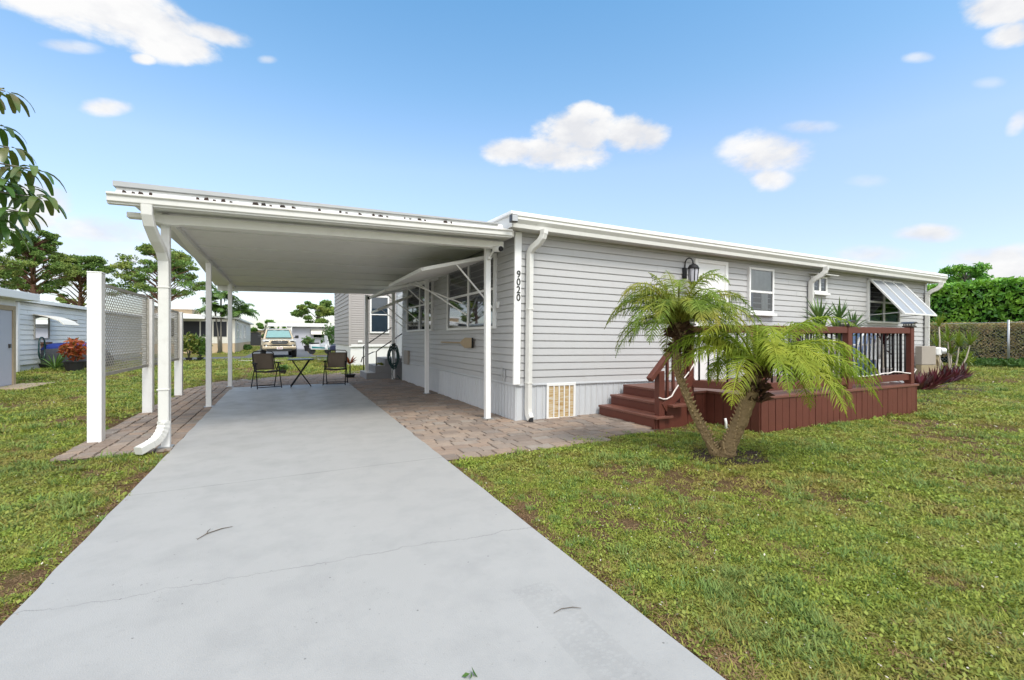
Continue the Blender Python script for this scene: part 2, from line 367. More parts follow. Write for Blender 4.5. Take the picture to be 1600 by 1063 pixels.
def dup(root, loc=None, rz=None, label=None, scale=None):
    r = root.copy(); C.objects.link(r)
    if loc is not None: r.location = loc
    if rz is not None: r.rotation_euler = (0, 0, rz)
    if scale: r.scale = (scale,) * 3
    if label: r['label'] = label
    for ch in list(root.children):
        c = ch.copy(); C.objects.link(c); c.parent = r
        for g in ch.children:
            d = g.copy(); C.objects.link(d); d.parent = c
    return r
def cards(mb, centers, size, aspect=.5, up=None, flat=0.0, tri=False):
    """leaf-sized faces at the given spots, each turned at random"""
    n = len(centers); c = np.asarray(centers, float)
    d = rng.normal(size=(n, 3))
    if flat: d[:, 2] *= (1 - flat)
    d /= np.linalg.norm(d, axis=1, keepdims=True)
    e = rng.normal(size=(n, 3)); e -= d * np.sum(d * e, 1, keepdims=True); e /= np.linalg.norm(e, axis=1, keepdims=True)
    L = size * (0.6 + .8 * rng.random((n, 1))); W = L * aspect * .5
    a = c - d * L * .5; m = c + np.cross(d, e) * L * .08
    p = [a, m + e * W, c + d * L * .5, m - e * W]
    o = len(mb.v); arr = np.stack(p, 1).reshape(-1, 3)
    mb.v += list(map(tuple, arr)); mb.f += [(o + 4 * i, o + 4 * i + 1, o + 4 * i + 2, o + 4 * i + 3) for i in range(n)]
def ell(n, c, r, surf=.5):
    d = rng.normal(size=(n, 3)); d /= np.linalg.norm(d, axis=1, keepdims=True)
    k = surf + (1 - surf) * rng.random((n, 1)); return np.asarray(c) + d * k * np.asarray(r)
# ------------------------------------------------------------------ the setting
def structure(o): o['kind'] = 'structure'; return o
g = MB()
xs = [-300, -60, -20, -8, 0, 8, 20, 60, 300]; ys = [-60, -10, 0, 8, 16, 30, 60, 150, 500]
for i in range(8):
    for j in range(8):
        g.quad((xs[i], ys[j], 0), (xs[i + 1], ys[j], 0), (xs[i + 1], ys[j + 1], 0), (xs[i], ys[j + 1], 0))
structure(g.build('lawn_ground', M['ground']))
DX0, DX1, DY1 = -1.2, 1.57, 13.62
d = MB(); ny = 90
def edge_left(y): return -1.10 - .0079 * y
def edge_right(y): return 1.455 + .0093 * y
L = [(edge_left(-6 + (DY1 + 6) * i / ny) + .008 * math.sin(i * 1.7) * random.random(), -6 + (DY1 + 6) * i / ny) for i in range(ny + 1)]
Rr = [(edge_right(-6 + (DY1 + 6) * i / ny) + .007 * math.sin(i * 2.3) * random.random(), -6 + (DY1 + 6) * i / ny) for i in range(ny + 1)]
for i in range(ny):
    a, b, c, e = L[i], Rr[i], Rr[i + 1], L[i + 1]
    d.quad((*a, .032), (*b, .032), (*c, .032), (*e, .032))
    d.quad((*a, -.05), (*a, .032), (*e, .032), (*e, -.05)); d.quad((*b, -.05), (*b, .032), (*c, .032), (*c, -.05))
d.quad((*L[-1], -.05), (*Rr[-1], -.05), (*Rr[-1], .032), (*L[-1], .032))
structure(d.build('driveway', M['conc']))
# pavers: bricks laid in running bond inside a few plots
def inside(poly, x, y):
    c = False; j = len(poly) - 1
    for i in range(len(poly)):
        (xi, yi), (xj, yj) = poly[i], poly[j]
        if (yi > y) != (yj > y) and x < (xj - xi) * (y - yi) / (yj - yi) + xi: c = not c
        j = i
    return c
pv = MB()
def brick(x0, y0, x1, y1, z):
    b = .006; h = z + random.uniform(-.005, .005); t = random.uniform(-.003, .003); s = .004
    x0 += random.uniform(0, .004); x1 -= random.uniform(0, .004)
    pv.add([(x0, y0, h - .02), (x1, y0, h - .02), (x1, y1, h - .02), (x0, y1, h - .02),
            (x0 + b, y0 + b, h + t), (x1 - b, y0 + b, h - t), (x1 - b, y1 - b, h - t), (x0 + b, y1 - b, h + t)],
           [(4, 5, 6, 7), (0, 1, 5, 4), (1, 2, 6, 5), (2, 3, 7, 6), (3, 0, 4, 7)])
def bond(poly, w, l, along_y, z):
    X = [p[0] for p in poly]; Y = [p[1] for p in poly]
    row = 0
    if along_y:
        x = min(X)
        while x < max(X) - .02:
            y = min(Y) - random.random() * l
            ww = w * random.choice((.8, 1, 1, 1.25))
            while y < max(Y):
                ll = l * random.choice((.75, 1, 1, 1.4))
                ya, yb = max(y, min(Y)), min(y + ll, max(Y))
                if yb - ya > .05 and inside(poly, x + ww * .5, (ya + yb) / 2): brick(x + .005, ya + .014, min(x + ww, max(X)) - .005, yb - .014, z)
                y += ll
            x += ww
    else:
        y = min(Y)
        while y < max(Y) - .02:
            x = min(X) - random.random() * l
            ww = w * random.choice((.8, 1, 1, 1.25))
            while x < max(X):
                ll = l * random.choice((.75, 1, 1, 1.4))
                xa, xb = max(x, min(X)), min(x + ll, max(X) + .05)
                if xb - xa > .05 and inside(poly, (xa + xb) / 2, y + ww * .5): brick(xa + .003, y + .004, xb - .003, y + ww - .004, z)
                x += ll
            y += ww
PAVE = [
    ([(-2.2, 6.42), (-1.15, 6.42), (-1.15, 13.9), (-2.2, 13.9)], .175, .20, True),
    ([(1.49, 4.66), (3.1, 4.66), (4.75, 4.98), (4.75, 6.3), (3.13, 6.3), (3.13, 6.6), (1.49, 6.6)], .17, .24, False),
    ([(1.51, 6.6), (3.12, 6.6), (3.12, 14.5), (1.51, 14.5)], .17, .24, False),
    ([(-2.2, 13.9), (-1.24, 13.9), (-1.24, 13.7), (1.62, 13.7), (1.62, 14.5), (3.2, 14.5), (3.2, 17.2), (2.5, 18.3), (-1.2, 16.2), (-1.8, 15.4)], .17, .24, False)]
sand = MB()
for k, (poly, w, l, ay) in enumerate(PAVE):
    n = len(poly); sand.add([(x, y, .004) for x, y in poly], [tuple(range(n))])
    bond(poly, w, l, ay, .028)
structure(sand.build('paver_bed', M['sand'])); structure(pv.build('paver_patio', M['paver'], recalc=False))
rd = MB()
rd.quad((-40, 29.5, .012), (40, 29.5, .012), (40, 35.5, .012), (-40, 35.5, .012))
rd.quad((-2.4, 35.5, .012), (1.8, 35.5, .012), (1.8, 90, .012), (-2.4, 90, .012))
structure(rd.build('road', M['asph']))
wk = MB(); wk.box((-1.2, 28.5, -.05), (9, 29.45, .03)); wk.box((-2.6, 28.8, -.05), (-1.6, 29.4, .03))
structure(wk.build('walkway', M['walk']))
mu = MB(); mu.add([(9.9, 4.3, .02), (10.6, 4.5, .02), (12.5, 4.6, .02), (14.6, 4.9, .02), (16.4, 5.4, .02), (16.6, 6.6, .02), (9.9, 6.3, .02)], [tuple(range(7))])
structure(mu.build('flower_bed_soil', M['mulch']))
mb = MB(); n = 26; ctr = (4.32, 3.55)
pts = [(ctr[0] + math.cos(i / n * 6.283) * (.42 + .12 * random.random()) + (.12 if i < 6 else 0), ctr[1] + math.sin(i / n * 6.283) * (.32 + .1 * random.random()), .006) for i in range(n)]
mb.add(pts, [tuple(range(n))]); structure(mb.build('bare_soil', M['mulch']))

# ------------------------------------------------------------------ walls with lapped siding
def siding(length, z0, z1, course, axis='x', back=0, flip=1, mb=None, off=(0, 0)):
    """lapped courses on a wall: axis 'x' faces -y, axis 'y' faces -x (local)"""
    mb = mb or MB(); z = z0; k = 0
    while z < z1 - .01:
        t = min(z + course, z1)
        # each course: lower lip stands out, upper edge tucks in, thin shadow groove in the middle of a pair
        k_ = course / .1135; prof = [(-.002, z), (-.018 * k_, z), (-.021 * k_, z + .008), (-.012 * k_, t - .013 * k_), (-.002, t - .010 * k_), (-.002, t)]
        cuts = [0]; k += 1; s = random.uniform(.8, 3.66)
        while s < length - .4: cuts.append(s); s += 3.66
        cuts.append(length); n = len(prof)
        for a_, b_ in zip(cuts[:-1], cuts[1:]):     # boards lap over one another at staggered joints
            vs = []; e = random.uniform(0, .003) * min(1, k_)
            for s in (a_, b_):
                for j, (o, zz) in enumerate(prof):
                    o2 = (o - e * (1 if s == a_ else .2)) if 0 < j < 4 else o
                    vs.append((off[0] + s, off[1] + o2 * flip, zz) if axis == 'x' else (off[0] + o2 * flip, off[1] + s, zz))
            mb.add(vs, [(i, i + 1, n + i + 1, n + i) for i in range(n - 1)] + [(0, 1, 2, 3, 4)])
        z = t
    return mb
def ribs(length, z0, z1, axis='x', off=(0, 0), w=.115, mb=None, flip=1):
    mb = mb or MB(); prof = []; s = 0
    while s < length - .001:
        e = min(s + w, length)
        prof += [(s, 0), (s + .012, -.014), (s + .026, -.014), (s + .034, -.006), (e - .03, -.006), (e - .022, -.012), (e - .012, -.012), (e - .006, 0)]
        s = e
    prof.append((length, 0)); vs = []
    for (p, o) in prof:
        for z in (z0, z1):
            vs.append((off[0] + p, off[1] + o * flip, z) if axis == 'x' else (off[0] + o * flip, off[1] + p, z))
    return mb.add(vs, [(2 * i, 2 * i + 2, 2 * i + 3, 2 * i + 1) for i in range(len(prof) - 1)])

LEN, DEP = 12.17, 7.65           # front wall, side wall
ZS, ZT = .57, 2.95               # skirting top, wall top
H = thing('mobile_home', 'long pale grey sided home with a low white roof beside the carport', 'house', (3.15, 6.33, 0))
H.rotation_euler = (0, R(.74), 0)
core = MB(); core.box((.0, .0, .1), (LEN, DEP, ZT + .02)); core.box((.35, DEP, .1), (LEN, DEP + 2.6, ZT))
core.build('wall_core', M['siding'], H)
fw = siding(LEN, ZS, ZT, .1135, 'x', off=(0, -.002)); fw.build('front_siding', M['siding'], H, recalc=False)
sw = siding(DEP, ZS, ZT, .1135, 'y', off=(-.002, 0)); siding(2.6, ZS, ZT, .1135, 'y', off=(.348, DEP), mb=sw); sw.build('side_siding', M['siding'], H, recalc=False)
sk = ribs(LEN, -.12, ZS, 'x', off=(0, .004)); sk.build('front_skirting', M['skirt'], H, recalc=False)
sk = ribs(DEP, -.12, ZS, 'y', off=(.004, 0)); sk.build('side_skirting', M['skirt'], H, recalc=False)
t = MB(); t.box((-.03, -.032, ZS - .012), (LEN, -.0, ZS + .018)); t.box((-.03, -.0, ZS - .012), (-.0, DEP, ZS + .018)); t.build('base_trim', M['skirt'], H, bevel=.004)
# roof: low pitch, thin white edge, boxed eave
rf = MB(); OV = .30
for s in (0,):
    x0, x1 = -.28, LEN + .36; y0, ym, y1 = -OV - .03, DEP / 2, DEP + .35
    z0, zm = 3.115, 3.30
    rf.prism([(y0, z0), (ym, zm), (y1, z0), (y1, z0 - .045), (ym, zm - .06), (y0, z0 - .045)], 0, x0, x1)
rf.build('roof', M['strip'], H, bevel=.008)
so = MB(); so.box((-.22, -OV + .03, ZT - .05), (LEN + .3, .02, ZT - .02)); so.box((-.22, .02, ZT - .05), (.02, DEP + .3, ZT - .02)); so.build('soffit', M['gutter'], H)
gu = MB(); prof = [(-OV + .02, 3.068), (-OV - .055, 3.068), (-OV - .06, 3.05), (-OV - .045, 3.035), (-OV - .05, 3.0), (-OV - .012, 2.945), (-OV - .005, 2.885), (-OV + .02, 2.885)]
gu.prism(prof, 0, -.25, LEN + .33); gu.build('gutter', M['gutter'], H, bevel=.004)
gb = MB(); gb.prism([(-OV + .02, ZT - .05), (-OV + .02, 3.07), (DEP / 2, 3.24), (DEP + .3, 3.07), (DEP + .3, ZT - .05)], 0, -.235, -.205); gb.build('gable_fascia', M['gutter'], H, bevel=.004)
# corner board with the house number
cb = MB(); cb.box((-.075, -.062, ZS + .012), (.038, -.022, 2.89)); cb.build('corner_board', M['vinylw'], H, bevel=.006)
cb = MB(); cb.box((LEN - .07, -.04, ZS + .03), (LEN + .02, -.021, 2.9)); cb.build('corner_trim', M['white'], H, bevel=.005)
def text_mesh(txt, size, depth, name, mat, parent, loc, rot, sx=1):
    cu = bpy.data.curves.new(name, 'FONT'); cu.body = txt; cu.size = size; cu.extrude = depth; cu.align_x = 'CENTER'; cu.align_y = 'CENTER'; cu.offset = size * .012
    o = bpy.data.objects.new('tmp_text', cu); C.objects.link(o); bpy.context.view_layer.update()
    me = bpy.data.meshes.new_from_object(o.evaluated_get(bpy.context.evaluated_depsgraph_get())); bpy.data.objects.remove(o); bpy.data.curves.remove(cu)
    me.materials.clear(); me.materials.append(mat); q = bpy.data.objects.new(name, me); C.objects.link(q)
    q.parent = parent; q.location = loc; q.rotation_euler = rot; q.scale = (sx, 1, 1); return q
for i, ch in enumerate('9020'):
    text_mesh(ch, .15, .004, 'house_number', M['num'], H, (-.012, -.067, 2.245 - .117 * i), (R(90), 0, 0), .92)
# downspouts
def downspout(x, toe=False, y=-.09, w=.078):
    dm = MB()
    dm.duct([(x + .10, -.335, 2.90), (x + .10, -.335, 2.83)], (1, .25, 0), w * 1.1, .10)
    pts = [(x + .10, -.335, 2.84), (x + .085, -.32, 2.78), (x + .02, -.16, 2.66), (x, -.09, 2.58), (x, -.09, .22)]
    if toe: pts += [(x, -.10, .14), (x, -.17, .07)]
    fine = pts[:2] + [(x + .062, -.265, 2.72)] + pts[2:3] + [(x + .004, -.115, 2.615)] + pts[3:]
    dm.duct(fine, (1, .25, 0), w, .095)
    o = dm.build('downspout', M['gutter'], H)
    for z_ in (1.72, .60):
        st = MB(); st.box((x - w / 2 - .008, -.146, z_), (x + w / 2 + .008, -.024, z_ + .015)); st.build('strap', M['gutter'], o)
downspout(.165, True); downspout(7.1); downspout(LEN - .09)
ol = MB(); ol.box((.135, -.2, .036), (.195, -.172, .088)); ol.build('spout_mouth', M['dark'], H)
# windows
def window(name, a, b, z0, z1, wall='x', split=None, mull=None, cur=None, fr=.045, sill=False, gm='glass', trim='white', uo=.03, parent=None, off=(0, 0)):
    pa = parent or H
    def bx(mb, u0, u1, o0, o1, w0, w1):   # u along the wall, o outwards
        if wall == 'x': mb.box((off[0] + u0, off[1] - o1, w0), (off[0] + u1, off[1] - o0, w1))
        else: mb.box((off[0] - o1, off[1] + u0, w0), (off[0] - o0, off[1] + u1, w1))
    bk = MB(); bx(bk, a + .01, b - .01, .0, .022, z0 + .01, z1 - .01); w = bk.build(name, M['dark'], pa)
    fm = MB(); O = uo + .042
    bx(fm, a, a + fr, .0, O, z0, z1); bx(fm, b - fr, b, .0, O, z0, z1); bx(fm, a + fr, b - fr, .0, O, z0, z0 + fr); bx(fm, a + fr, b - fr, .0, O, z1 - fr, z1)
    if split:
        zm = z0 + (z1 - z0) * split; bx(fm, a + fr, b - fr, .03, O - .01, zm - .022, zm + .022)
    for mu in (mull or []): bx(fm, mu - .03, mu + .03, .0, O - .004, z0 + fr, z1 - fr)
    fm.build('frame', M[trim], w, bevel=.004)
    if sill:
        s_ = MB(); bx(s_, a - .03, b + .03, .0, O + .05, z0 - .055, z0 - .003); s_.build('sill', M['white'], w, bevel=.004)
    for (c0, c1, e0, e1, cm) in (cur or []):
        cv = MB(); n = 14; vs = []
        for i in range(n + 1):
            u = c0 + (c1 - c0) * i / n; o = .034 + .006 * math.sin(i * 2.1)
            for zz in (e0, e1): vs.append((off[0] + u, off[1] - o, zz) if wall == 'x' else (off[0] - o, off[1] + u, zz))
        cv.add(vs, [(2 * i, 2 * i + 2, 2 * i + 3, 2 * i + 1) for i in range(n)]); cv.build('curtain', M[cm], w, smooth=True)
    gl = MB()
    if wall == 'x': gl.quad((off[0] + a + fr, off[1] - .05, z0 + fr), (off[0] + b - fr, off[1] - .05, z0 + fr), (off[0] + b - fr, off[1] - .05, z1 - fr), (off[0] + a + fr, off[1] - .05, z1 - fr))
    else: gl.quad((off[0] - .05, off[1] + a + fr, z0 + fr), (off[0] - .05, off[1] + b - fr, z0 + fr), (off[0] - .05, off[1] + b - fr, z1 - fr), (off[0] - .05, off[1] + a + fr, z1 - fr))
    gl.build('pane', M[gm], w)
    return w
window('window', 5.14, 5.9, 1.86, 2.77, split=.47, cur=[(5.19, 5.85, 2.31, 2.72, 'curtain'), (5.55, 5.76, 1.92, 2.28, 'curtain'), (5.19, 5.3, 1.92, 2.28, 'bluecl')], sill=True)
window('window', 7.2, 7.72, 2.38, 2.74, mull=[7.46], fr=.04, sill=True)
lid = MB(); lid.prism([(-.02, 2.775), (-.02, 2.80), (-.22, 2.775), (-.22, 2.755)], 0, 7.12, 7.9); lid.build('window_hood', M['gutter'], H, bevel=.004)
window('window', 9.38, 10.8, 1.77, 2.79, split=.5, mull=[10.07], cur=[(9.44, 9.95, 1.82, 2.0, 'shutter'), (10.2, 10.7, 1.82, 2.0, 'shutter')], trim='white')
window('window', .72, 3.22, 1.44, 2.70, 'y', split=.53, mull=[1.96], cur=[(.80, 1.7, 1.5, 2.05, 'bluecl'), (2.05, 2.55, 1.5, 2.05, 'bluecl')], gm='glassd')
window('window', 4.38, 6.87, 1.45, 2.70, 'y', split=.53, mull=[5.5], cur=[(4.45, 5.2, 1.98, 2.3, 'curtain')], gm='glassd')
window('window', 8.0, 8.5, 1.45, 2.5, 'y', gm='glassd', off=(.35, 0))
# side entry: white door leaf and frame in the set back bay
dr = MB(); dr.box((.30, 8.75, .68), (.332, 9.62, 2.66)); o = dr.build('side_door', M['white'], H, bevel=.004)
k = MB(); k.box((.285, 8.66, .64), (.34, 8.75, 2.75)); k.box((.285, 9.62, .64), (.34, 9.71, 2.75)); k.box((.285, 8.75, 2.66), (.34, 9.62, 2.75)); k.build('door_frame', M['vinylw'], o, bevel=.005)
k = MB(); k.box((.20, 7.70, .56), (.335, 7.82, 2.9)); k.build('bay_corner_trim', M['vinylw'], H, bevel=.005)
# deck door
dr = MB(); dr.box((3.74, -.05, .55), (4.46, -.021, 2.74)); o = dr.build('front_door', M['white'], H, bevel=.004)
k = MB(); k.box((3.66, -.065, .53), (3.74, -.02, 2.81)); k.box((4.46, -.065, .53), (4.54, -.02, 2.81)); k.box((3.74, -.065, 2.74), (4.46, -.02, 2.81)); k.build('door_frame', M['vinylw'], o, bevel=.005)
k = MB(); k.tube([(4.38, -.05, 1.5), (4.38, -.10, 1.5)], [.012, .03], 10); k.build('door_handle', M['steel'], o)
# crawl space vent
vb = MB(); vb.box((.55, -.022, .03), (1.03, -.016, .55)); v = vb.build('crawl_vent', M['grate'], H)
vf = MB()
for (a, b, c, e) in ((.52, .56, .0, .585), (1.02, 1.06, .0, .585), (.56, 1.02, .0, .045), (.56, 1.02, .54, .585)): vf.box((a, -.036, c), (b, -.012, e))
vf.build('vent_frame', M['white'], v, bevel=.003)
for i in range(4):
    vs = MB(); x = .645 + .096 * i; vs.box((x, -.034, .045), (x + .018, -.017, .54)); vs.build('vent_bar', M['white'], v, bevel=.002)
# awnings: hinged panels held out on struts
def awning(y0, y1, xo, zi, zo, struts, far=None):
    xi = -.03; a = MB(); n = 14
    # corrugated sheet
    vs = []; m = 28
    for i in range(m + 1):
        y = y0 + (y1 - y0) * i / m; o = .010 * (1 if i % 2 else -1)
        for (x, z) in ((xi, zi), (xo, zo)): vs.append((x, y, z + o))
    a.add(vs, [(2 * i, 2 * i + 1, 2 * i + 3, 2 * i + 2) for i in range(m)])
    o = a.build('awning', M['ceil'], H)
    f = MB()
    f.bar((xi, y0, zi), (xo, y0, zo), .03, .055); f.bar((xi, y1, zi), (xo, y1, zo), .03, .055)
    f.bar((xo, y0 - .015, zo), (xo, y1 + .015, zo), .03, .055); f.bar((xi, y0, zi), (xi, y1, zi), .03, .05)
    f.build('awning_frame', M['white'], o, bevel=.004)
    for (p, q) in struts:
        s = MB(); s.bar(p, q, .022, .022); s.build('strut', M['white'], o)
    return o
def lerp(a, b, t): return a + (b - a) * t
zi, zo, xo = 2.66, 2.33, -1.28
mid = lerp(zi, zo, .55), lerp(-.03, xo, .55)
awning(.72, 3.2, xo, zi, zo, [((mid[1], .74, mid[0] - .03), (-.08, .74, 1.78)), ((mid[1] * 1.1, 3.1, mid[0] - .05), (-.08, 1.98, 1.72)), ((-.9, 3.16, 2.40), (-.08, 2.2, 1.95))])
awning(4.0, 6.0, -1.22, 2.64, 2.30, [((-.75, 4.02, 2.40), (-.08, 4.4, 1.95)), ((-.8, 5.9, 2.38), (-.08, 5.5, 1.72)), ((-.3, 4.02, 2.52), (-1.1, 5.5, 2.30))])
awning(6.35, 7.4, -.95, 2.45, 2.0, [((-.7, 6.37, 2.10), (-.06, 6.45, 1.6)), ((-.7, 7.38, 2.10), (-.06, 7.3, 1.6))])
# front awning: a see-through ribbed sheet in a white frame
aw = MB(); aw.quad((9.40, -.08, 2.80), (10.82, -.08, 2.80), (10.82, -.76, 1.955), (9.40, -.76, 1.955)); o = aw.build('awning', M['awn'], H)
f = MB()
for i in range(4):
    x = 9.40 + 1.42 * i / 3; f.bar((x, -.075, 2.812), (x, -.765, 1.965), .035 if i in (0, 3) else .028, .04, (0, 1, 0))
f.bar((9.38, -.765, 1.955), (10.84, -.765, 1.955), .05, .035); f.bar((9.38, -.07, 2.81), (10.84, -.07, 2.81), .04, .03)
f.build('awning_frame', M['white'], o, bevel=.004)
for x in (9.43, 10.79):
    s = MB(); s.bar((x, -.70, 1.99), (x, -.03, 1.95), .018, .018); s.build('strut', M['steel'], o)
# lantern beside the door
ln = MB(); ln.box((3.37, -.045, 2.42), (3.47, -.02, 2.62)); lan = ln.build('wall_lantern', M['black'], H, bevel=.005)
a = MB(); arc = [(3.42, -.04, 2.60)] + [(3.42, -.13 + .09 * math.cos(t), 2.70 + .085 * math.sin(t)) for t in [0.2, .9, 1.6, 2.3, 2.9]] + [(3.42, -.235, 2.66)]
a.tube(arc, .011, 8); a.lathe([(.012, .09), (.07, .06), (.105, .0), (.1, -.01)], (3.42, -.235, 2.58), 14); a.build('lantern_arm', M['black'], lan, smooth=True)
a = MB(); a.lathe([(.085, .0), (.065, -.24), (.0, -.24)], (3.42, -.235, 2.575), 12); a.build('lantern_glass', M['greyw'], lan)
a = MB()
for i in range(6):
    t = i / 6 * 6.283; a.bar((3.42 + .09 * math.cos(t), -.235 + .09 * math.sin(t), 2.58), (3.42 + .07 * math.cos(t), -.235 + .07 * math.sin(t), 2.33), .012, .012)
a.lathe([(.075, 0), (.05, -.03), (.015, -.06)], (3.42, -.235, 2.335), 12); a.build('lantern_cage', M['black'], lan)
# small roof vents, tap, boxes
for (x, h) in ((6.6, .09), (7.9, .13)):
    a = MB(); a.tube([(x, 1.0, 3.1), (x, 1.0, 3.18 + h)], .04, 10); a.build('roof_vent', M['steel'], H)
a = MB(); a.box((-.085, 6.65, .53), (-.022, 7.1, .92)); a.build('cable_box', M['boxg'], H, bevel=.006)
a = MB(); a.tube([(-.02, .33, .78), (-.05, .33, .78), (-.05, .33, .6)], .014, 8); a.tube([(-.02, .42, .80), (-.04, .42, .80), (-.04, .42, .66)], .012, 8); a.build('tap', M['steel'], H)
a = MB(); a.box((-.06, .60, 1.78), (-.02, .66, 1.88)); a.build('switch_box', M['white'], H, bevel=.004)
# flood light tucked above the carport gutter
ft = thing('flood_light', 'small grey flood light under the roof corner above the carport gutter', 'flood light', (2.92, 5.93, 2.93))
a = MB(); a.box((-.05, -.04, .0), (.05, .05, .11)); a.build('lamp_housing', M['cap'], ft, bevel=.008)
a = MB(); a.box((-.042, -.046, .012), (.042, -.0405, .098)); a.build('lamp_lens', M['steel'], ft)

# ------------------------------------------------------------------ carport
K = thing('carport', 'flat white metal carport on slim white posts over the driveway', 'carport', (-1.24, 6.57, 0))
def kb(mb, name, mat, bevel=0, par=K, **kw):
    """carport pieces are set out in the yard's own metres; the roof rises a little towards the home"""
    mb.v = [(x + 1.24, y - 6.57, z) for (x, y, z) in mb.v]; return mb.build(name, mat, par, bevel=bevel, **kw)
def up(x): return .017 * (x + 1.5)
def sl(mb): mb.v = [(x, y, z + up(x)) for (x, y, z) in mb.v]; return mb
YB = 15.05
r = MB(); top = [(-1.5, 6.2), (3.06, 6.2), (3.06, YB), (-1.72, YB), (-1.34, 7.6), (-1.40, 6.6)]
n = len(top); 
r.add([(x, y, 2.715) for x, y in top] + [(x, y, 2.80) for x, y in top], [tuple(range(n)), tuple(range(2 * n - 1, n - 1, -1))] + [(i, (i + 1) % n, (i + 1) % n + n, i + n) for i in range(n)])
kb(sl(r), 'roof_panel', M['ceil'])
js = MB()
for y in (7.35, 8.6, 9.85, 11.1, 12.35, 13.6): js.box((-1.3, y - .016, 2.700), (3.05, y + .016, 2.7147))
kb(sl(js), 'panel_joints', M['white'])
tp = MB(); tp.prism([(6.17, 2.802), (6.2, 2.83), (YB, 2.87), (YB, 2.802)], 0, -1.55, 3.0); kb(sl(tp), 'roof_sheet', M['roofm'])
st = MB(); st.prism([(6.135, 2.79), (6.165, 2.865), (6.185, 2.865), (6.185, 2.79)], 0, -1.58, 2.85); kb(sl(st), 'roof_edge', M['strip'])
cp = MB(); cp.prism([(6.12, 2.868), (6.12, 2.92), (6.30, 2.935), (6.30, 2.868)], 0, -1.60, 2.78)
cp.v = [(x, y, z - .0105 * (x + 1.6)) if z > 2.9 else (x, y, z - .002 * (x + 1.6)) for (x, y, z) in cp.v]; kb(sl(cp), 'edge_cap', M['capg'])
gt = MB(); gt.prism([(6.16, 2.79), (6.07, 2.79), (6.055, 2.785), (6.055, 2.765), (6.075, 2.755), (6.075, 2.70), (6.095, 2.69), (6.095, 2.675), (6.16, 2.675)], 0, -1.64, 2.97); kb(sl(gt), 'gutter', M['gutter'], bevel=.005)
og = [(-1.56, 2.674), (2.99, 2.674), (2.99, 2.575), (-1.05, 2.575)] + [(-1.05 - .36 * t, 2.575 - .03 * math.sin(math.pi * t * .9) + .05 * (t * t * (3 - 2 * t))) for t in (.25, .5, .75, 1)] + [(-1.56, 2.618)]
hd = MB(); hd.prism([(x, z) for x, z in og], 1, 6.42, 6.54); kb(sl(hd), 'front_beam', M['ceil'], bevel=.006)
bb = MB(); bb.box((-1.66, YB - .12, 2.58), (2.95, YB, 2.712)); kb(sl(bb), 'rear_beam', M['ceil'], bevel=.006)
sb = MB(); sb.bar((-1.24, 6.55, 2.68), (-1.27, YB - .13, 2.68), .06, .066); kb(sb, 'side_beam', M['ceil'])
for (x, y, w, zt) in ((-1.24, 6.60, .085, 2.585), (-1.25, 10.05, .085, 2.66), (-1.27, 13.92, .09, 2.66), (2.84, 6.7, .085, 2.72), (2.88, 10.3, .085, 2.72), (2.94, 14.2, .085, 2.72), (2.28, 14.98, .10, 2.60)):
    p = MB(); p.box((x - w / 2, y - w / 2, .0), (x + w / 2, y + w / 2, zt)); o = kb(p, 'post', M['vinylw'], bevel=.006)
    q = MB(); q.box((x - w / 2 - .03, y - w / 2 - .03, .03), (x + w / 2 + .03, y + w / 2 + .03, .038)); q.v = [(a + 1.24, b - 6.57, c) for a, b, c in q.v]; q.build('post_foot', M['steel'], o)
# the downspout on the front left post
dm = MB(); x = -1.24; w = .10
dm.duct([(x - .07, 6.11, 2.70), (x - .07, 6.115, 2.60), (x - .06, 6.16, 2.50), (x - .035, 6.29, 2.37), (x - .01, 6.43, 2.27), (x, 6.49, 2.17), (x, 6.50, 2.05), (x, 6.50, .34)], (1, 0, 0), w, .075)
bend = []
for i in range(15):
    t = i / 14; a_ = t * R(78); bend.append((x - .60 * (.17 * (1 - math.cos(a_)) + .05 * t * t), 6.50 - .80 * (.17 * (1 - math.cos(a_)) + .05 * t * t), .345 - .24 * math.sin(a_)))
bend += [(x - .60 * .26, 6.50 - .80 * .26, .085), (x - .60 * .30, 6.50 - .80 * .30, .075)]
dm.duct(bend, (.80, -.60, 0), w, .085, (0, 14))
dm_o = kb(dm, 'downspout', M['gutter'])
for z in (1.86, .70):
    sp_ = MB(); sp_.box((x - w / 2 - .01, 6.455, z), (x + w / 2 + .01, 6.555, z + .012))
    sp_.v = [(a + 1.24, b - 6.57, c) for a, b, c in sp_.v]; sp_.build('strap', M['gutter'], dm_o)
lt = MB(); cc = []
for x in (-1.5, -1.36, -1.28, -.86, -.78, -.62, -.30, -.22, -.02, .10, .38, .62, .86, 1.02, 1.12, 1.42, 1.62, 1.98, 2.06):
    w_ = random.uniform(.02, .045) if x < .5 else random.uniform(.012, .04)
    lt.add([(x - w_, 6.12, 2.795 + up(x)), (x + w_ * .8, 6.118, 2.793 + up(x)), (x + w_ * .3, 6.13, 2.83 + up(x) + random.uniform(-.01, .012)), (x - w_ * .7, 6.132, 2.835 + up(x))], [(0, 1, 2, 3)])
    if random.random() < .6:
        u = x + .07; lt.add([(u - .02, 6.119, 2.792 + up(u)), (u + .022, 6.12, 2.792 + up(u)), (u + .014, 6.128, 2.82 + up(u)), (u - .012, 6.13, 2.825 + up(u))], [(0, 1, 2, 3)])
lo = lt.build('leaf_litter', M['litter'], recalc=False); tag(lo, 'dark dead leaves caught along the carport gutter', 'leaf litter', kind='stuff')
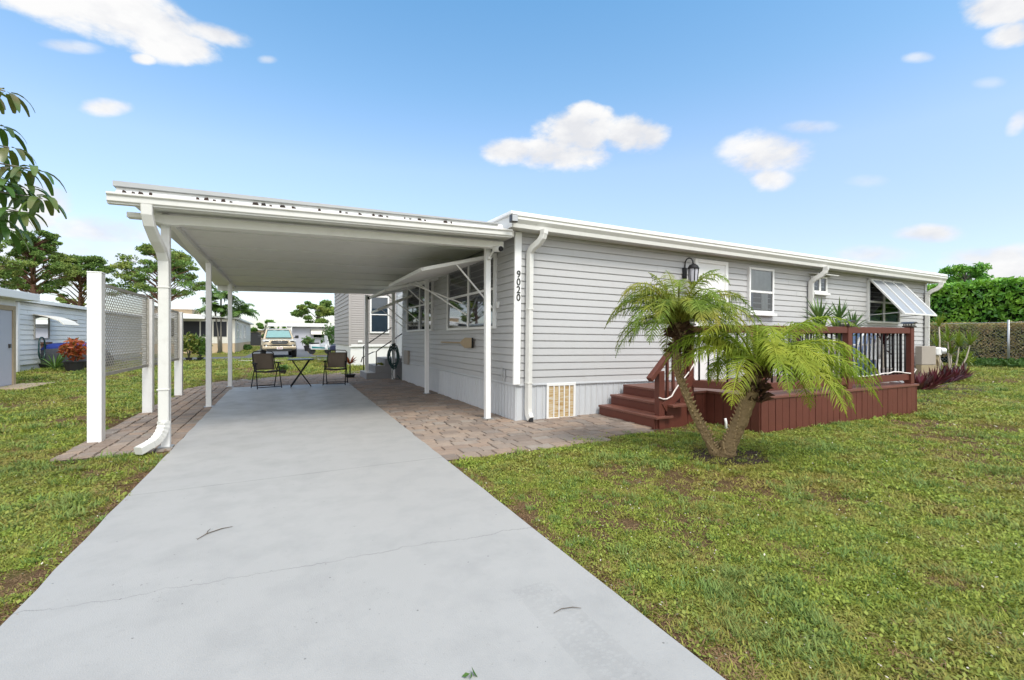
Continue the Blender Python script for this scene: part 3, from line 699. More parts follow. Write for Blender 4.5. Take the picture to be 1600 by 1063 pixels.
# security camera
cm = thing('security_camera', 'black faced white bullet camera on the front right carport post', 'camera', (2.84, 6.52, 2.64))
a = MB(); a.tube([(.0, -.10, -.01), (.035, -.24, -.03)], [.045, .045], 14); a.build('camera_body', M['white'], cm, smooth=False)
a = MB(); a.tube([(.0355, -.242, -.0303), (.04, -.262, -.034)], [.042, .036], 14); a.build('camera_lens', M['black'], cm)
a = MB(); a.tube([(-.005, -.10, -.02), (.0, .09, -.10), (.0, .137, -.10)], .016, 8); a.lathe([(.0, -.03), (.035, -.025), (.035, .02), (0, .025)], (0, .1, -.11), 10); a.build('camera_bracket', M['white'], cm)
a = MB(); a.tube([(2.89, 14.9, 2.56), (2.83, 14.75, 2.53)], [.05, .05], 12); o = a.build('security_camera', M['black']); 
tag(o, 'small black camera near the rear carport post above the steps', 'camera')
o.location = (-.5, .1, -.02)
# ------------------------------------------------------------------ deck with stairs
DZ = .50
DK = thing('deck', 'red brown stained wooden deck with black balusters and three steps against the home', 'deck', (7.5, 5.2, 0))
def loc(mb, o): 
    l = o.location; mb.v = [(x - l.x, y - l.y, z - l.z) for x, y, z in mb.v]; return mb
def dk(mb, name, mat, bevel=.004, par=DK): return loc(mb, DK).build(name, M[mat], par, bevel=bevel)
X0, X1, Y0, Y1 = 5.72, 9.75, 4.14, 6.27
def planks(x0, x1, y0, y1, z, name, w=.14):
    m = MB(); y = y0
    while y < y1 - .02:
        e = min(y + w, y1); m.box((x0, y, z - .035), (x1, e - .006, z)); y = e
    return dk(m, name, 'deckl')
planks(X0 - .03, X1 + .03, Y0 - .03, Y1, DZ, 'deck_floor')
planks(5.14, X0 - .03, 5.0, Y1, DZ - .001, 'landing_floor')
def boards(p, q, z0, z1, name, w=.148):
    m = MB(); p, q = Vector((*p, 0)), Vector((*q, 0)); d = (q - p); Ln = d.length; d.normalize(); s = 0
    nrm = Vector((d.y, -d.x, 0))
    while s < Ln - .02:
        e = min(s + w, Ln); o = random.uniform(.0, .004)
        a, b = p + d * (s + .003), p + d * (e - .005)
        m.bar((*(a + nrm * o).xy, (z0 + z1) / 2), (*(b + nrm * o).xy, (z0 + z1) / 2), .02, z1 - z0); s = e
    return dk(m, name, 'deck', .003)
boards((X0, Y0), (X1, Y0), -.02, DZ - .037, 'front_boards'); boards((X0, 5.02), (X0, Y0), -.02, DZ - .037, 'left_boards'); boards((X1, Y0), (X1, Y1), -.02, DZ - .037, 'right_boards')
boards((5.18, 5.03), (X0, 5.03), -.02, DZ - .037, 'landing_boards')
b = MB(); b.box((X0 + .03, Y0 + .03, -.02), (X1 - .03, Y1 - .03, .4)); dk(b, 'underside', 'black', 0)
for i, (x, z) in enumerate(((4.66, .185), (4.90, .345), (5.155, DZ))):
    if i < 2:
        tr = MB(); tr.box((x - .02, 4.86 if i else 4.93, z - .036), (x + .30, Y1, z)); dk(tr, 'tread', 'deckl', .006)
    ri = MB(); ri.box((x, 5.0, z - .165 if i else -.02), (x + .025, Y1, z - .037)); dk(ri, 'riser', 'deck', .003)
b = MB(); b.box((4.70, 5.008, -.02), (4.925, Y1 - .01, .145)); b.box((4.926, 5.006, -.02), (5.18, Y1 - .01, .305)); dk(b, 'stair_side', 'deck', 0)
def post(x, y, z0, z1, w=.10, cap=False, name='rail_post'):
    p = MB(); p.box((x - w / 2, y - w / 2, z0), (x + w / 2, y + w / 2, z1)); o = dk(p, name, 'deck', .006)
    if cap:
        c = MB(); h = w / 2 + .022
        c.box((x - h, y - h, z1 + .001), (x + h, y + h, z1 + .025)); c.box((x - h + .012, y - h + .012, z1 + .025), (x + h - .012, y + h - .012, z1 + .062))
        c.prism([(x - h - .022, z1 + .062), (x + h + .022, z1 + .062), (x + .02, z1 + .094), (x - .02, z1 + .094)], 1, y - h - .022, y + h + .022)
        c = loc(c, DK).build('cap_light', M['cap'], o, bevel=.003)
        l = MB()
        for i in (-1, 0, 1): l.box((x + i * .036 - .012, y - h + .010, z1 + .032), (x + i * .036 + .012, y - h + .0125, z1 + .055))
        for i in (-1, 0, 1): l.box((x - h + .0095, y + i * .036 - .012, z1 + .032), (x - h + .0125, y + i * .036 + .012, z1 + .055))
        loc(l, DK).build('cap_lens', M['lens'], c)
    return o
RT = 1.47
post(9.70, 4.22, DZ, RT, .105, True); post(7.85, 4.22, DZ, RT, .105, True); post(5.80, 4.22, DZ, RT, .105); post(5.36, 5.03, DZ - .3, RT, .10, True)
post(9.70, 6.2, DZ, RT); post(4.79, 5.03, -.02, .82, .10)
def rail(p, q, zt, dz=0, w=.085, h=.10, name='top_rail'):
    m = MB(); m.bar((*p, zt), (*q, zt + dz), w, h); return dk(m, name, 'deck', .006)
def section(p, q, n, skip=0):
    p, q = Vector(p), Vector(q); d = (q - p).normalized()
    a, b = p + d * .055, q - d * .055
    rail(a, b, RT - .06); rail(a, b, DZ + .115, h=.11, w=.045, name='bottom_rail')
    for i in range(n):
        c = a.lerp(b, (i + .7) / (n + .4))
        m = MB(); m.tube([(*c, DZ + .12), (*c, RT - .10)], .0138, 8); loc(m, DK).build('baluster', M['black'], DK, smooth=True)
section((7.85, 4.22), (9.70, 4.22), 14); section((5.80, 4.22), (7.85, 4.22), 15); section((9.70, 4.22), (9.70, 6.2), 16); section((5.36, 5.03), (5.80, 4.22), 6)
# stair handrail, stringer and wooden balusters
m = MB(); m.bar((4.60, 5.03, .70), (5.33, 5.03, 1.42), .09, .075); dk(m, 'handrail', 'deck', .01)
m = MB(); m.bar((4.82, 4.985, .30), (5.40, 4.985, .70), .035, .14); dk(m, 'stringer', 'deck', .005)
for i in range(4):
    x = 4.93 + .115 * i; m = MB(); m.box((x - .018, 5.01, .33 + (x - 4.82) * .69), (x + .018, 5.046, .70 + (x - 4.60) * .985)); dk(m, 'stair_baluster', 'deck', .003)
# rope light along the rail and round the stair post
rp = MB(); pts = []
for i in range(40):
    x = 7.92 + 1.86 * i / 39; pts.append((x, 4.19 - .012 * math.sin(i * .9), DZ + .185 - .035 * math.sin(i / 39 * 9) * (i / 39) + .04 * (i > 22) * math.sin((i - 22) / 17 * 3.1)))
pts += [(9.79, 4.16, DZ + .24), (9.80, 4.28, DZ + .27)]
rp.tube(pts, .011, 6)
tag(rp.build('rope_light', M['rope'], smooth=True), 'white rope light sagging along the bottom rail by the black balusters', 'rope light')
rp = MB(); rp.tube([(4.72, 4.965, .45), (4.79, 4.962, .425), (4.86, 4.96, .425), (4.94, 4.95, .46), (5.0, 4.95, .54), (5.1, 4.97, .62), (5.2, 4.98, .69), (5.33, 4.99, .80), (5.42, 4.95, .95)], .0105, 6)
tag(rp.build('rope_light', M['rope'], smooth=True), 'white rope light looped round the bottom post of the deck stairs', 'rope light')

# things on the deck
def blade_plant(mb, c, n, L, w, spread=(20, 80), droop=.5, segs=4, tilt=(0, 0)):
    c = Vector(c)
    for i in range(n):
        az = random.random() * 6.283; el = R(90 - random.uniform(*spread)); l = L * random.uniform(.7, 1.1)
        d = Vector((math.cos(az) * math.cos(el) + tilt[0], math.sin(az) * math.cos(el) + tilt[1], math.sin(el)))
        side = Vector((-math.sin(az), math.cos(az), 0)); vs = []; p = c.copy()
        for k in range(segs + 1):
            t = k / segs; ww = w * (0.35 + 1.4 * t if t < .4 else .92 * (1 - ((t - .4) / .6) ** 1.6) + .0) * .5
            vs += [p - side * ww, p + side * ww]
            p = p + d * l / segs; d = (d + Vector((0, 0, -droop / segs * (0.4 + t)))).normalized()
        mb.add(vs, [(2 * k, 2 * k + 1, 2 * k + 3, 2 * k + 2) for k in range(segs)])
def pot(x, y, z, r, h, mat, par):
    m = MB(); m.lathe([(r * .72, 0), (r, h * .92), (r * 1.08, h * .92), (r * 1.08, h), (r * .92, h), (r * .9, h * .9), (0, h * .9)], (x, y, z), 18); return m.build('pot', M[mat], par, smooth=False)
def dracaena(label, x, y, z0, heads, mat='drac', potm='potw', group=None, n=34, L=.42, w=.032, pr=.14):
    t = thing('dracaena', label, 'plant', (x, y, z0), group=group)
    pot(0, 0, 0, pr, .26, potm, t)
    st = MB()
    for (hx, hy, hz) in heads: st.tube([(hx * .2, hy * .2, .22), (hx * .7, hy * .7, .22 + (hz - .22) * .55), (hx, hy, hz)], [.018, .015, .012], 7)
    st.build('stem', M['stick'], t, smooth=True)
    f = MB()
    for (hx, hy, hz) in heads:
        blade_plant(f, (hx, hy, hz), n, L, w, (8, 80), .55); blade_plant(f, (hx, hy, hz - .12), n // 2, L * .95, w, (50, 110), .5)
    f.build('foliage', M[mat], t, recalc=False); return t
dracaena('dark green spiky dracaena with one tall head behind the deck rail under the small window', 8.4, 4.95, DZ, [(0, 0, 1.06), (.02, .0, .84), (.33, -.12, .78)], L=.5, w=.045)
dracaena('lighter two headed dracaena behind the deck post with a cap light', 9.05, 4.95, DZ, [(-.06, 0, 1.12), (.16, -.1, .94)], L=.42, w=.036)
t = dracaena('potted red leaved cordyline on a bare stem in the deck corner', 9.46, 4.5, DZ, [(0, 0, .72), (.04, .05, .62)], 'cordy', 'potw', n=20, L=.32, w=.05, pr=.12)
pk = MB(); pk.lathe([(.10, 0), (.14, .3), (.15, .3), (.15, .34), (.13, .34), (.0, .30)], (7.85, 5.7, DZ + .55), 16); st = thing('plant_stand', 'small pink pot on a dark stand behind the deck rail', 'plant stand', (7.85, 5.7, DZ))
loc(pk, st).build('pot', M['pink'], st); pk = MB()
for a in (0, 2.09, 4.18): pk.tube([(.13 * math.cos(a), .13 * math.sin(a), 0), (.09 * math.cos(a), .09 * math.sin(a), .55)], .01, 6)
pk.lathe([(.14, .53), (.14, .55), (0, .55)], (0, 0, 0), 14); pk.build('stand_frame', M['black'], st)
sk = thing('dried_branch', 'bleached pale dried branch standing behind the deck rail left of the middle post', 'branch', (7.98, 4.52, DZ)); m = MB()
m.tube([(0, 0, 0), (.01, .0, .25), (-.02, .01, .5), (.04, .0, .62), (.10, .02, .70)], [.035, .03, .028, .02, .008], 8)
m.tube([(-.01, 0, .45), (-.06, 0, .60), (-.02, .0, .72), (.12, 0, .76)], [.02, .018, .012, .006], 6); m.tube([(0, 0, .35), (.1, 0, .40), (.2, .02, .36)], [.018, .012, .005], 6); m.tube([(.02, 0, .55), (.12, -.02, .58), (.22, -.02, .52)], [.014, .01, .004], 6)
m.build('branch_wood', M['stick'], sk, smooth=True)
bp = MB(); bp.bar((9.50, 4.85, DZ), (9.585, 4.85, DZ + .93), .42, .03, (1, 0, 0)); o = bp.build('leaning_board', M['bluep'], bevel=.008); tag(o, 'pale blue board leaning inside the right deck rail behind the chair', 'board')
def resin_chair(label, x, y, rz):
    t = thing('resin_chair', label, 'chair', (x, y, DZ), rz)
    m = MB(); m.box((-.23, -.22, .40), (.23, .22, .43)); m.build('seat', M['chairw'], t, bevel=.012)
    arch = [(.24 * math.cos(a), .24 + .03 * math.sin(a), .62 + .27 * math.sin(a)) for a in [math.pi * i / 10 for i in range(11)]]
    m = MB(); m.tube([(.24, .22, .42)] + arch + [(-.24, .22, .42)], .02, 8); m.build('back_frame', M['chairw'], t, smooth=True)
    for i in range(5):
        xx = -.16 + .08 * i; m = MB(); m.bar((xx, .225, .43), (xx, .262, .62 + .27 * math.sqrt(1 - (xx / .24) ** 2) - .015), .04, .012, (0, 1, 0)); m.build('back_slat', M['chairw'], t)
    for sx in (-1, 1):
        for (yy, ye) in ((-.2, -.24), (.2, .25)):
            m = MB(); m.tube([(sx * .22, yy, .41), (sx * .25, ye, 0)], [.026, .02], 8); m.build('leg', M['chairw'], t, smooth=True)
        m = MB(); m.tube([(sx * .25, .23, .66), (sx * .27, -.1, .66), (sx * .25, -.21, .62), (sx * .23, -.21, .42)], .02, 8); m.build('armrest', M['chairw'], t, smooth=True)
    return t
resin_chair('white resin armchair on the deck behind the black balusters', 9.16, 4.78, R(165))
m = MB(); m.box((9.93, 6.20, .99), (10.08, 6.315, 1.03)); m.prism([(6.20, 1.03), (6.315, 1.03), (6.28, 1.07), (6.22, 1.07)], 0, 9.95, 10.06)
tag(m.build('wall_box', M['red'], bevel=.008), 'small red box on the siding just right of the deck', 'box')

# ------------------------------------------------------------------ pygmy date palm
def frond(mb, st, base, az, el, L, droop, w, n=34, lw=.013, twist=0):
    """rachis tube into st, leaflets into mb"""
    p = Vector(base); d = Vector((math.cos(az) * math.cos(el), math.sin(az) * math.cos(el), math.sin(el))); side0 = Vector((-math.sin(az), math.cos(az), 0))
    N = 16; pts = [p.copy()]; ds = [d.copy()]
    for i in range(N):
        p = p + d * L / N; d = (d + Vector((0, 0, -droop / N * (.4 + 1.5 * i / N)))).normalized(); pts.append(p.copy()); ds.append(d.copy())
    st.tube(pts, [.011 * (1 - .85 * i / N) + .0015 for i in range(N + 1)], 5)
    for k in range(n):
        t = .10 + .89 * k / (n - 1); f = t * N; i = min(int(f), N - 1); q = pts[i].lerp(pts[i + 1], f - i); dd = ds[i]
        ll = w * (math.sin(math.pi * min(1, .18 + .85 * t)) ** .7) * random.uniform(.85, 1.1)
        upv = side0.cross(dd).normalized(); ll *= random.uniform(.8, 1.12)
        for s in (-1, 1):
            dirv = (side0 * s * random.uniform(.75, .95) + dd * random.uniform(.5, .75) + upv * random.uniform(-.25, .45)).normalized()
            a = q; b = q + dirv * ll * .5; dv = (dirv + Vector((0, 0, -.55))).normalized(); c = b + dv * ll * .32; e = c + (dv + Vector((0, 0, -.85))).normalized() * ll * .25
            wv = dd * lw * .5 + upv * lw * .15
            mb.add([a - wv * .6, a + wv * .6, b - wv, b + wv, c - wv * .7, c + wv * .7, e], [(0, 1, 3, 2), (2, 3, 5, 4), (4, 5, 6)])
PALM = thing('pygmy_date_palm', 'pygmy date palm with two leaning trunks and arching feathery fronds in front of the deck', 'palm', (4.3, 3.58, 0))
def palm_trunk(pts, rads, name='trunk'):
    fine = []; fr = []
    for a, b, ra, rb in zip(pts[:-1], pts[1:], rads[:-1], rads[1:]):
        for k in range(8):
            t = k / 8; fine.append(Vector(a).lerp(Vector(b), t)); fr.append((ra + (rb - ra) * t) * (1 + .10 * math.sin(len(fine) * 2.4) + random.uniform(-.04, .04)))
    fine.append(Vector(pts[-1])); fr.append(rads[-1])
    m = MB(); m.tube(fine, fr, 14); nf = len(m.f); nb = m     # old leaf scars: short knobs spiralling up the trunk
    for i, (q, r) in enumerate(zip(fine[3:-2], fr[3:-2])):
        for k in range(5):
            a = i * 2.4 + k * 1.257; v = Vector((math.cos(a), math.sin(a), .35)); s = q + v * r * .8
            nb.tube([s, s + v * .026 + Vector((0, 0, .02))], [.015, .005], 5)
    o = nb.build(name, M['bark'], PALM, smooth=True); o.data.materials.append(M['scar'])
    for q in o.data.polygons[nf:]: q.material_index = 1
    return fine
Rt = [Vector((math.cos(0), 0, 0))]
def right(d): return Vector((CS * d, -SN * d, 0))      # metres to the right as seen from the drive
def Fw(d): return Vector((SN * d, CS * d, 0))
t1 = [right(-.02) + Vector((0, 0, -.05)), right(-.11) + Vector((0, 0, .12)), right(-.28) + Vector((0, 0, .46)) + Fw(.05), right(-.43) + Vector((0, 0, .85)) + Fw(.08), right(-.46) + Vector((0, 0, 1.12)) + Fw(.08), right(-.44) + Vector((0, 0, 1.47)) + Fw(.08)]
t2 = [right(.03) + Vector((0, 0, -.05)), right(.06) + Vector((0, 0, .12)) + Fw(-.04), right(.17) + Vector((0, 0, .42)) + Fw(-.1), right(.26) + Vector((0, 0, .74)) + Fw(-.14), right(.30) + Vector((0, 0, 1.02)) + Fw(-.16)]
palm_trunk(t1, [.075, .052, .042, .040, .046, .05]); palm_trunk(t2, [.108, .086, .074, .078, .075])
def crown(top, specs, boots, mat):
    for (a, e, L, dr, w) in specs:
        lf = MB(); st = MB(); az = R(a)
        frond(lf, st, top + Vector((math.cos(az) * .03, math.sin(az) * .03, random.uniform(-.05, .04))), az, R(e), L, dr, w, n=54, lw=.0105)
        o = lf.build('frond', M[mat], PALM, recalc=False); st.build('rachis', M[mat], o, smooth=True)
    b = MB()
    for i in range(boots):
        a = i * 2.399; z = random.uniform(-.42, .0); v = Vector((math.cos(a), math.sin(a), 0)); s = top + Vector((0, 0, z)) + v * .05
        b.add([s - Vector((-v.y, v.x, 0)) * .022, s + Vector((-v.y, v.x, 0)) * .022, s + v * .06 + Vector((0, 0, .07)), s + v * random.uniform(.09, .14) + Vector((0, 0, random.uniform(.0, .14)))], [(0, 1, 2), (0, 2, 3)])
    b.build('leaf_bases', M['boot'], PALM, recalc=False)
# azimuths: 0 = along +x, 90 = along +y; the picture's right is about -26
RA = -26
s1 = []
for i in range(34):
    a = RA + i * 137.5 % 360; s1.append((a + random.uniform(-14, 14), random.uniform(15, 64), random.uniform(.80, 1.02), random.uniform(2.2, 3.3), random.uniform(.18, .24)))
s1 += [(RA + 180, 50, 1.0, 2.7, .2), (RA + 170, 42, .95, 2.3, .2), (RA + 5, 48, 1.05, 2.2, .2), (RA - 12, 38, 1.0, 2.1, .2), (RA + 200, 62, .95, 2.6, .2), (RA - 60, 70, .9, 2.9, .19), (RA - 100, 55, .85, 2.9, .18), (RA + 90, 75, .8, 1.6, .18), (RA + 185, 78, .7, 1.8, .16), (RA, 74, .75, 1.9, .17)]
crown(t1[-1], s1, 80, 'palmd')
s2 = []
for i in range(32):
    a = RA + i * 137.5 % 360; s2.append((a + random.uniform(-14, 14), random.uniform(10, 60), random.uniform(.9, 1.15), random.uniform(1.9, 2.8), random.uniform(.21, .27)))
s2 += [(RA + 4, 40, 1.32, 2.3, .27), (RA - 14, 32, 1.33, 2.2, .27), (RA - 30, 44, 1.3, 2.6, .27), (RA + 22, 52, 1.3, 2.3, .27), (RA - 8, 22, 1.35, 1.9, .28), (RA - 24, 15, 1.25, 1.8, .27), (RA + 14, 28, 1.3, 2.0, .27), (RA - 45, 22, 1.15, 1.6, .24), (RA + 10, 58, 1.1, 2.0, .22), (RA + 176, 40, 1.0, 1.7, .22), (RA + 195, 30, .95, 1.7, .22), (RA - 75, 40, 1.0, 2.2, .22), (RA - 3, 15, 1.15, 1.3, .24), (RA + 150, 55, .9, 1.9, .2), (RA - 20, 60, 1.15, 2.1, .23)]
crown(t2[-1], s2, 120, 'palmg')

# ------------------------------------------------------------------ lattice screen
LS = thing('lattice_screen', 'white posts holding two weathered grey lattice panels on the left paver strip', 'privacy screen', (-2.08, 7.31, 0))
LP = [(-2.08, 7.36, 2.08), (-2.09, 9.82, 1.92), (-2.10, 12.4, 1.83)]
for (x, y, h) in LP:
    p = MB(); p.box((x - .07, y - .07, 0), (x + .07, y + .07, h)); p.box((x - .073, y - .073, h), (x + .073, y + .073, h + .018)); loc(p, LS).build('screen_post', M['vinylw'], LS, bevel=.006)
for (a, b) in ((0, 1), (1, 2)):
    (xa, ya, _), (xb, yb, _) = LP[a], LP[b]; ya += .075; yb -= .075
    za, zb = (1.985, .80) if a == 0 else (1.86, .80)
    f = MB()
    for z in (za - .02, zb + .02): f.bar((xa, ya, z), (xb, yb, z), .028, .04)
    for y in (ya + .018, yb - .018): f.bar((xa, y, zb + .04), (xa, y, za - .04), .028, .036, (1, 0, 0))
    o = loc(f, LS).build('lattice_frame', M['lattice'], LS)
    s = MB(); W, Hh = yb - ya - .06, za - zb - .07; st = .068
    for sgn, xo in ((1, -.0017), (-1, .0017)):
        k = -Hh
        while k < W + Hh:
            # diagonal y = k + sgn*z clipped to the frame
            pts = []
            if sgn == 1: y_at = lambda z, k=k: k + z
            else: y_at = lambda z, k=k: k + Hh - z
            zs = [0, Hh]; lo, hi = None, None
            for i in range(41):
                z = Hh * i / 40; y = y_at(z)
                if 0 <= y <= W:
                    if lo is None: lo = (y, z)
                    hi = (y, z)
            if lo and hi and lo != hi: s.bar((xa + xo, ya + .03 + lo[0], zb + .035 + lo[1]), (xa + xo, ya + .03 + hi[0], zb + .035 + hi[1]), .015, .003, (1, 0, 0))
            k += .072
    # the bars' wide side faces across the panel
    loc(s, LS).build('lattice_panel', M['lattice'], LS)

# ------------------------------------------------------------------ folding chairs and table
def folding_chair(label, x, y, rz):
    t = thing('folding_chair', label, 'chair', (x, y, .032), rz, 'folding chairs on the driveway')
    r = .012
    bl = lambda sx: [(sx * .25, -.14, .42), (sx * .25, .06, .46), (sx * .25, .19, .62), (sx * .245, .27, .86), (sx * .20, .285, .905)]
    m = MB(); a = bl(-1); b = bl(1)[::-1]; m.tube(a + [(0, .29, .915)] + b, r, 8); m.build('back_frame', M['black'], t, smooth=True)
    m = MB(); n = 8; vs = []
    for i in range(n + 1):
        z = .45 + .40 * i / n; yy = .10 + .165 * ((z - .45) / .4) ** .8 + .012; 
        for k in range(7):
            xx = -.235 + .47 * k / 6; vs.append((xx, yy + .025 * (1 - (xx / .235) ** 2), z))
    m.add(vs, [(i * 7 + k, i * 7 + k + 1, i * 7 + k + 8, i * 7 + k + 7) for i in range(n) for k in range(6)])
    o = m.build('back_sling', M['sling'], t, smooth=True); sd = o.modifiers.new('thick', 'SOLIDIFY'); sd.thickness = .006
    m = MB(); vs = []
    for i in range(7):
        yy = -.22 + .34 * i / 6
        for k in range(7):
            xx = -.225 + .45 * k / 6; vs.append((xx, yy, .425 - .03 * (1 - (xx / .225) ** 2) + (.02 if i == 6 else 0)))
    m.add(vs, [(i * 7 + k, i * 7 + k + 1, i * 7 + k + 8, i * 7 + k + 7) for i in range(6) for k in range(6)])
    o = m.build('seat_sling', M['sling'], t, smooth=True); sd = o.modifiers.new('thick', 'SOLIDIFY'); sd.thickness = .006
    m = MB(); m.tube([(-.25, .12, .42), (-.25, -.22, .42), (.25, -.22, .42), (.25, .12, .42)], r, 8); m.build('seat_frame', M['black'], t, smooth=True)
    for sx in (-1, 1):
        m = MB(); m.tube([(sx * .27, -.20, .62), (sx * .27, -.03, .63), (sx * .27, .16, .62)], .017, 8); m.build('armrest', M['black'], t, smooth=True)
        m = MB(); m.tube([(sx * .26, -.07, .62), (sx * .275, -.27, .01)], r, 8); m.build('leg', M['black'], t, smooth=True)
        m = MB(); m.tube([(sx * .26, -.05, .62), (sx * .27, .27, .01)], r, 8); m.build('leg', M['black'], t, smooth=True)
    for yy, sx in ((-.26, .273), (.26, .268)):
        m = MB(); m.tube([(-sx, yy, .045), (sx, yy, .045)], r * .9, 8); m.build('stretcher', M['black'], t, smooth=True)
    return t
folding_chair('brown sling folding chair with black frame left of the folding table', -.42, 13.1, R(18))
folding_chair('brown sling folding chair with black frame right of the folding table', 1.22, 13.25, R(-14))
T = thing('folding_table', 'small round black folding table with crossed legs between the two chairs', 'table', (.36, 13.0, .032), R(0))
m = MB(); m.lathe([(.30, .685), (.31, .695), (.31, .71), (.29, .715), (0, .715)], (0, 0, 0), 28); m.build('tabletop', M['cap'], T)
for sy in (-.17, .17):
    for sx in (-1, 1):
        m = MB(); y = sy + sx * .014; m.tube([(-sx * .20, y, .685), (sx * .02, y, .34), (sx * .235, y, .02)], .0125, 8); m.build('leg', M['black'], T, smooth=True)
for sx in (-1, 1):
    m = MB(); m.tube([(sx * .22, -.17, .045), (sx * .22, .17, .045)], .011, 8); m.build('stretcher', M['black'], T, smooth=True)

def leafy(name, label, cat, loc_, potr, poth, r, zc, n, mat, size, potm='pot', aspect=.4, group=None, stem=True):
    t = thing(name, label, cat, loc_, group=group)
    if potr: pot(0, 0, 0, potr, poth, potm, t)
    if stem:
        m = MB()
        for i in range(5):
            a = i * 1.26; m.tube([(0, 0, poth * .8 if potr else 0), (.3 * r[0] * math.cos(a), .3 * r[1] * math.sin(a), zc)], [.02 + r[0] * .02, .008], 6)
        m.build('stem', M['gbark'], t, smooth=True)
    f = MB(); cards(f, ell(n, (0, 0, zc), r, .3), size, aspect); f.build('foliage', M[mat], t, recalc=False); return t
leafy('potted_plant', 'low dark leafy plant in a black bowl on the grass behind the left folding chair', 'potted plant', P(442, 16.6, .0), .12, .12, (.20, .17, .10), .22, 110, 'shrub', .12)
br = thing('bromeliad', 'orange red bromeliad in a black pot behind the right folding chair', 'plant', (1.85, 15.5, .03)); pot(0, 0, 0, .17, .1, 'pot', br)
m = MB(); m.tube([(0, 0, .08), (0, 0, .42)], .02, 7); m.build('stem', M['pot'], br)
m = MB(); blade_plant(m, (0, 0, .42), 26, .36, .07, (20, 85), .5); m.build('foliage', M['orange'], br, recalc=False)

# ------------------------------------------------------------------ steps, hose, oar
S = thing('entry_steps', 'grey painted concrete steps with a bent pipe rail at the side door', 'steps', (2.2, 14.5, 0))
for i, (x, z) in enumerate(((2.2, .21), (2.46, .42), (2.74, .64))):
    m = MB(); m.box((x, 14.5, .0 if i == 0 else .0), (3.46, 15.85, z)) if i == 0 else m.box((x, 14.5 - .001 * i, [0, .21, .42][i] + .002), (3.46, 15.85, z)); loc(m, S).build('step', M['stepg'], S, bevel=.012)
    m = MB(); m.box((x + .004, 14.504, z + .002), (x + .27 if i < 2 else 3.44, 15.84, z + .008)); loc(m, S).build('tread_paint', M['walk'], S)
m = MB(); m.tube([(2.3, 15.75, .2), (2.3, 15.75, 1.0), (2.42, 15.75, 1.08), (3.2, 15.75, 1.62)], .018, 8); loc(m, S).build('handrail', M['cap'], S, smooth=True)
m = MB(); m.tube([(2.5, 14.56, .21), (2.5, 14.56, .86), (2.42, 14.7, .84), (2.2, 15.3, .66), (2.2, 15.6, .5)], .016, 8); m.tube([(2.5, 14.56, .86), (2.6, 14.56, .94), (3.3, 14.56, 1.42)], .016, 8); loc(m, S).build('pipe_rail', M['cap'], S, smooth=True)
leafy('fallen_leaf_pot', 'small yellow green plant on the entry steps', 'plant', (2.66, 14.75, .42), 0, 0, (.12, .1, .05), .05, 18, 'croton', .14, stem=False)
hs = thing('garden_hose', 'dark green garden hose coiled on the rear right carport post', 'hose', (2.94, 14.2, 0))
m = MB(); pts = []
for i in range(170):
    a = i * .42; k = .14 + .035 * math.sin(i * .13); pts.append((-.02 + k * math.cos(a) + .012 * math.sin(i), -.085 - .06 * ((i * 7 % 23) / 23), .72 + .30 * math.sin(a) * (1 + .25 * math.sin(i * .31)) + .02 * math.cos(i * 1.3)))
pts += [(-.02, -.1, .45), (-.06, -.12, .2), (-.03, -.12, .06), (.1, -.15, .03), (.18, -.1, .04), (.1, -.06, .15)]
m.tube(pts, .011, 6); m.build('hose_coil', M['hose'], hs, smooth=True)
m = MB(); m.bar((0, -.042, 1.02), (0, -.16, 1.05), .06, .02); m.bar((0, -.16, 1.05), (0, -.165, 1.12), .06, .02, (0, 1, 0)); m.build('hose_hook', M['cap'], hs)
ow = thing('wooden_oar', 'plain wooden oar hung level on the siding below the near window', 'oar', (3.09, 8.0, 1.19))
m = MB(); m.prism([(.62, .015), (1.9, .015), (1.9, -.015), (.62, -.015)], 0, -.012, .012); m.build('oar_shaft', M['wood'], ow, bevel=.006)
m = MB(); m.prism([(0, .095), (.38, .10), (.62, .025), (.62, -.025), (.38, -.10), (0, -.085)], 0, -.011, .011); m.build('oar_blade', M['wood'], ow, bevel=.006)
m = MB(); m.box((-.016, -.02, -.088), (.013, -.001, .098)); m.build('oar_tip', M['black'], ow)
# twigs on the drive
for (x, y, rz, lab, s) in ((.0 - .42, 3.55, .5, 'thin forked dark twig lying on the pale driveway', 1), (1.17, 1.83, -.3, 'long thin curved twig at the lower right edge of the driveway', .62)):
    m = MB(); m.tube([(-.10 * s, -.03 * s, .004), (-.03 * s, .01 * s, .006), (.06 * s, .02 * s, .005), (.12 * s, .0, .004)], [.002 * s, .003 * s, .003 * s, .0015 * s], 5)
    if s == 1: m.tube([(-.03, .01, .006), (-.01, .05, .005), (.02, .08, .004)], [.0025, .002, .001], 5)
    o = m.build('twig', M['twig'], smooth=True); o.location = (x, y, .033); o.rotation_euler = (0, 0, rz); tag(o, lab, 'twig')
m = MB(); cards(m, np.array([[0, 0, .012], [.02, .01, .01], [-.015, .012, .009]]), .035, .5); o = m.build('leaf_bit', M['shrub'], recalc=False); o.location = (.62, 1.62, .033); tag(o, 'tiny green leaf scrap lying on the near driveway', 'leaf')
# white drain stub by the deck
m = MB(); m.tube([(5.56, 4.55, .0), (5.56, 4.55, .10), (5.555, 4.56, .16)], .017, 10); m.tube([(5.56, 4.55, .02), (5.60, 4.46, .015)], .018, 10)
tag(m.build('drain_pipe', M['vinylw'], smooth=True), 'short white drain pipe stub on the ground at the deck skirting behind the palm', 'pipe')
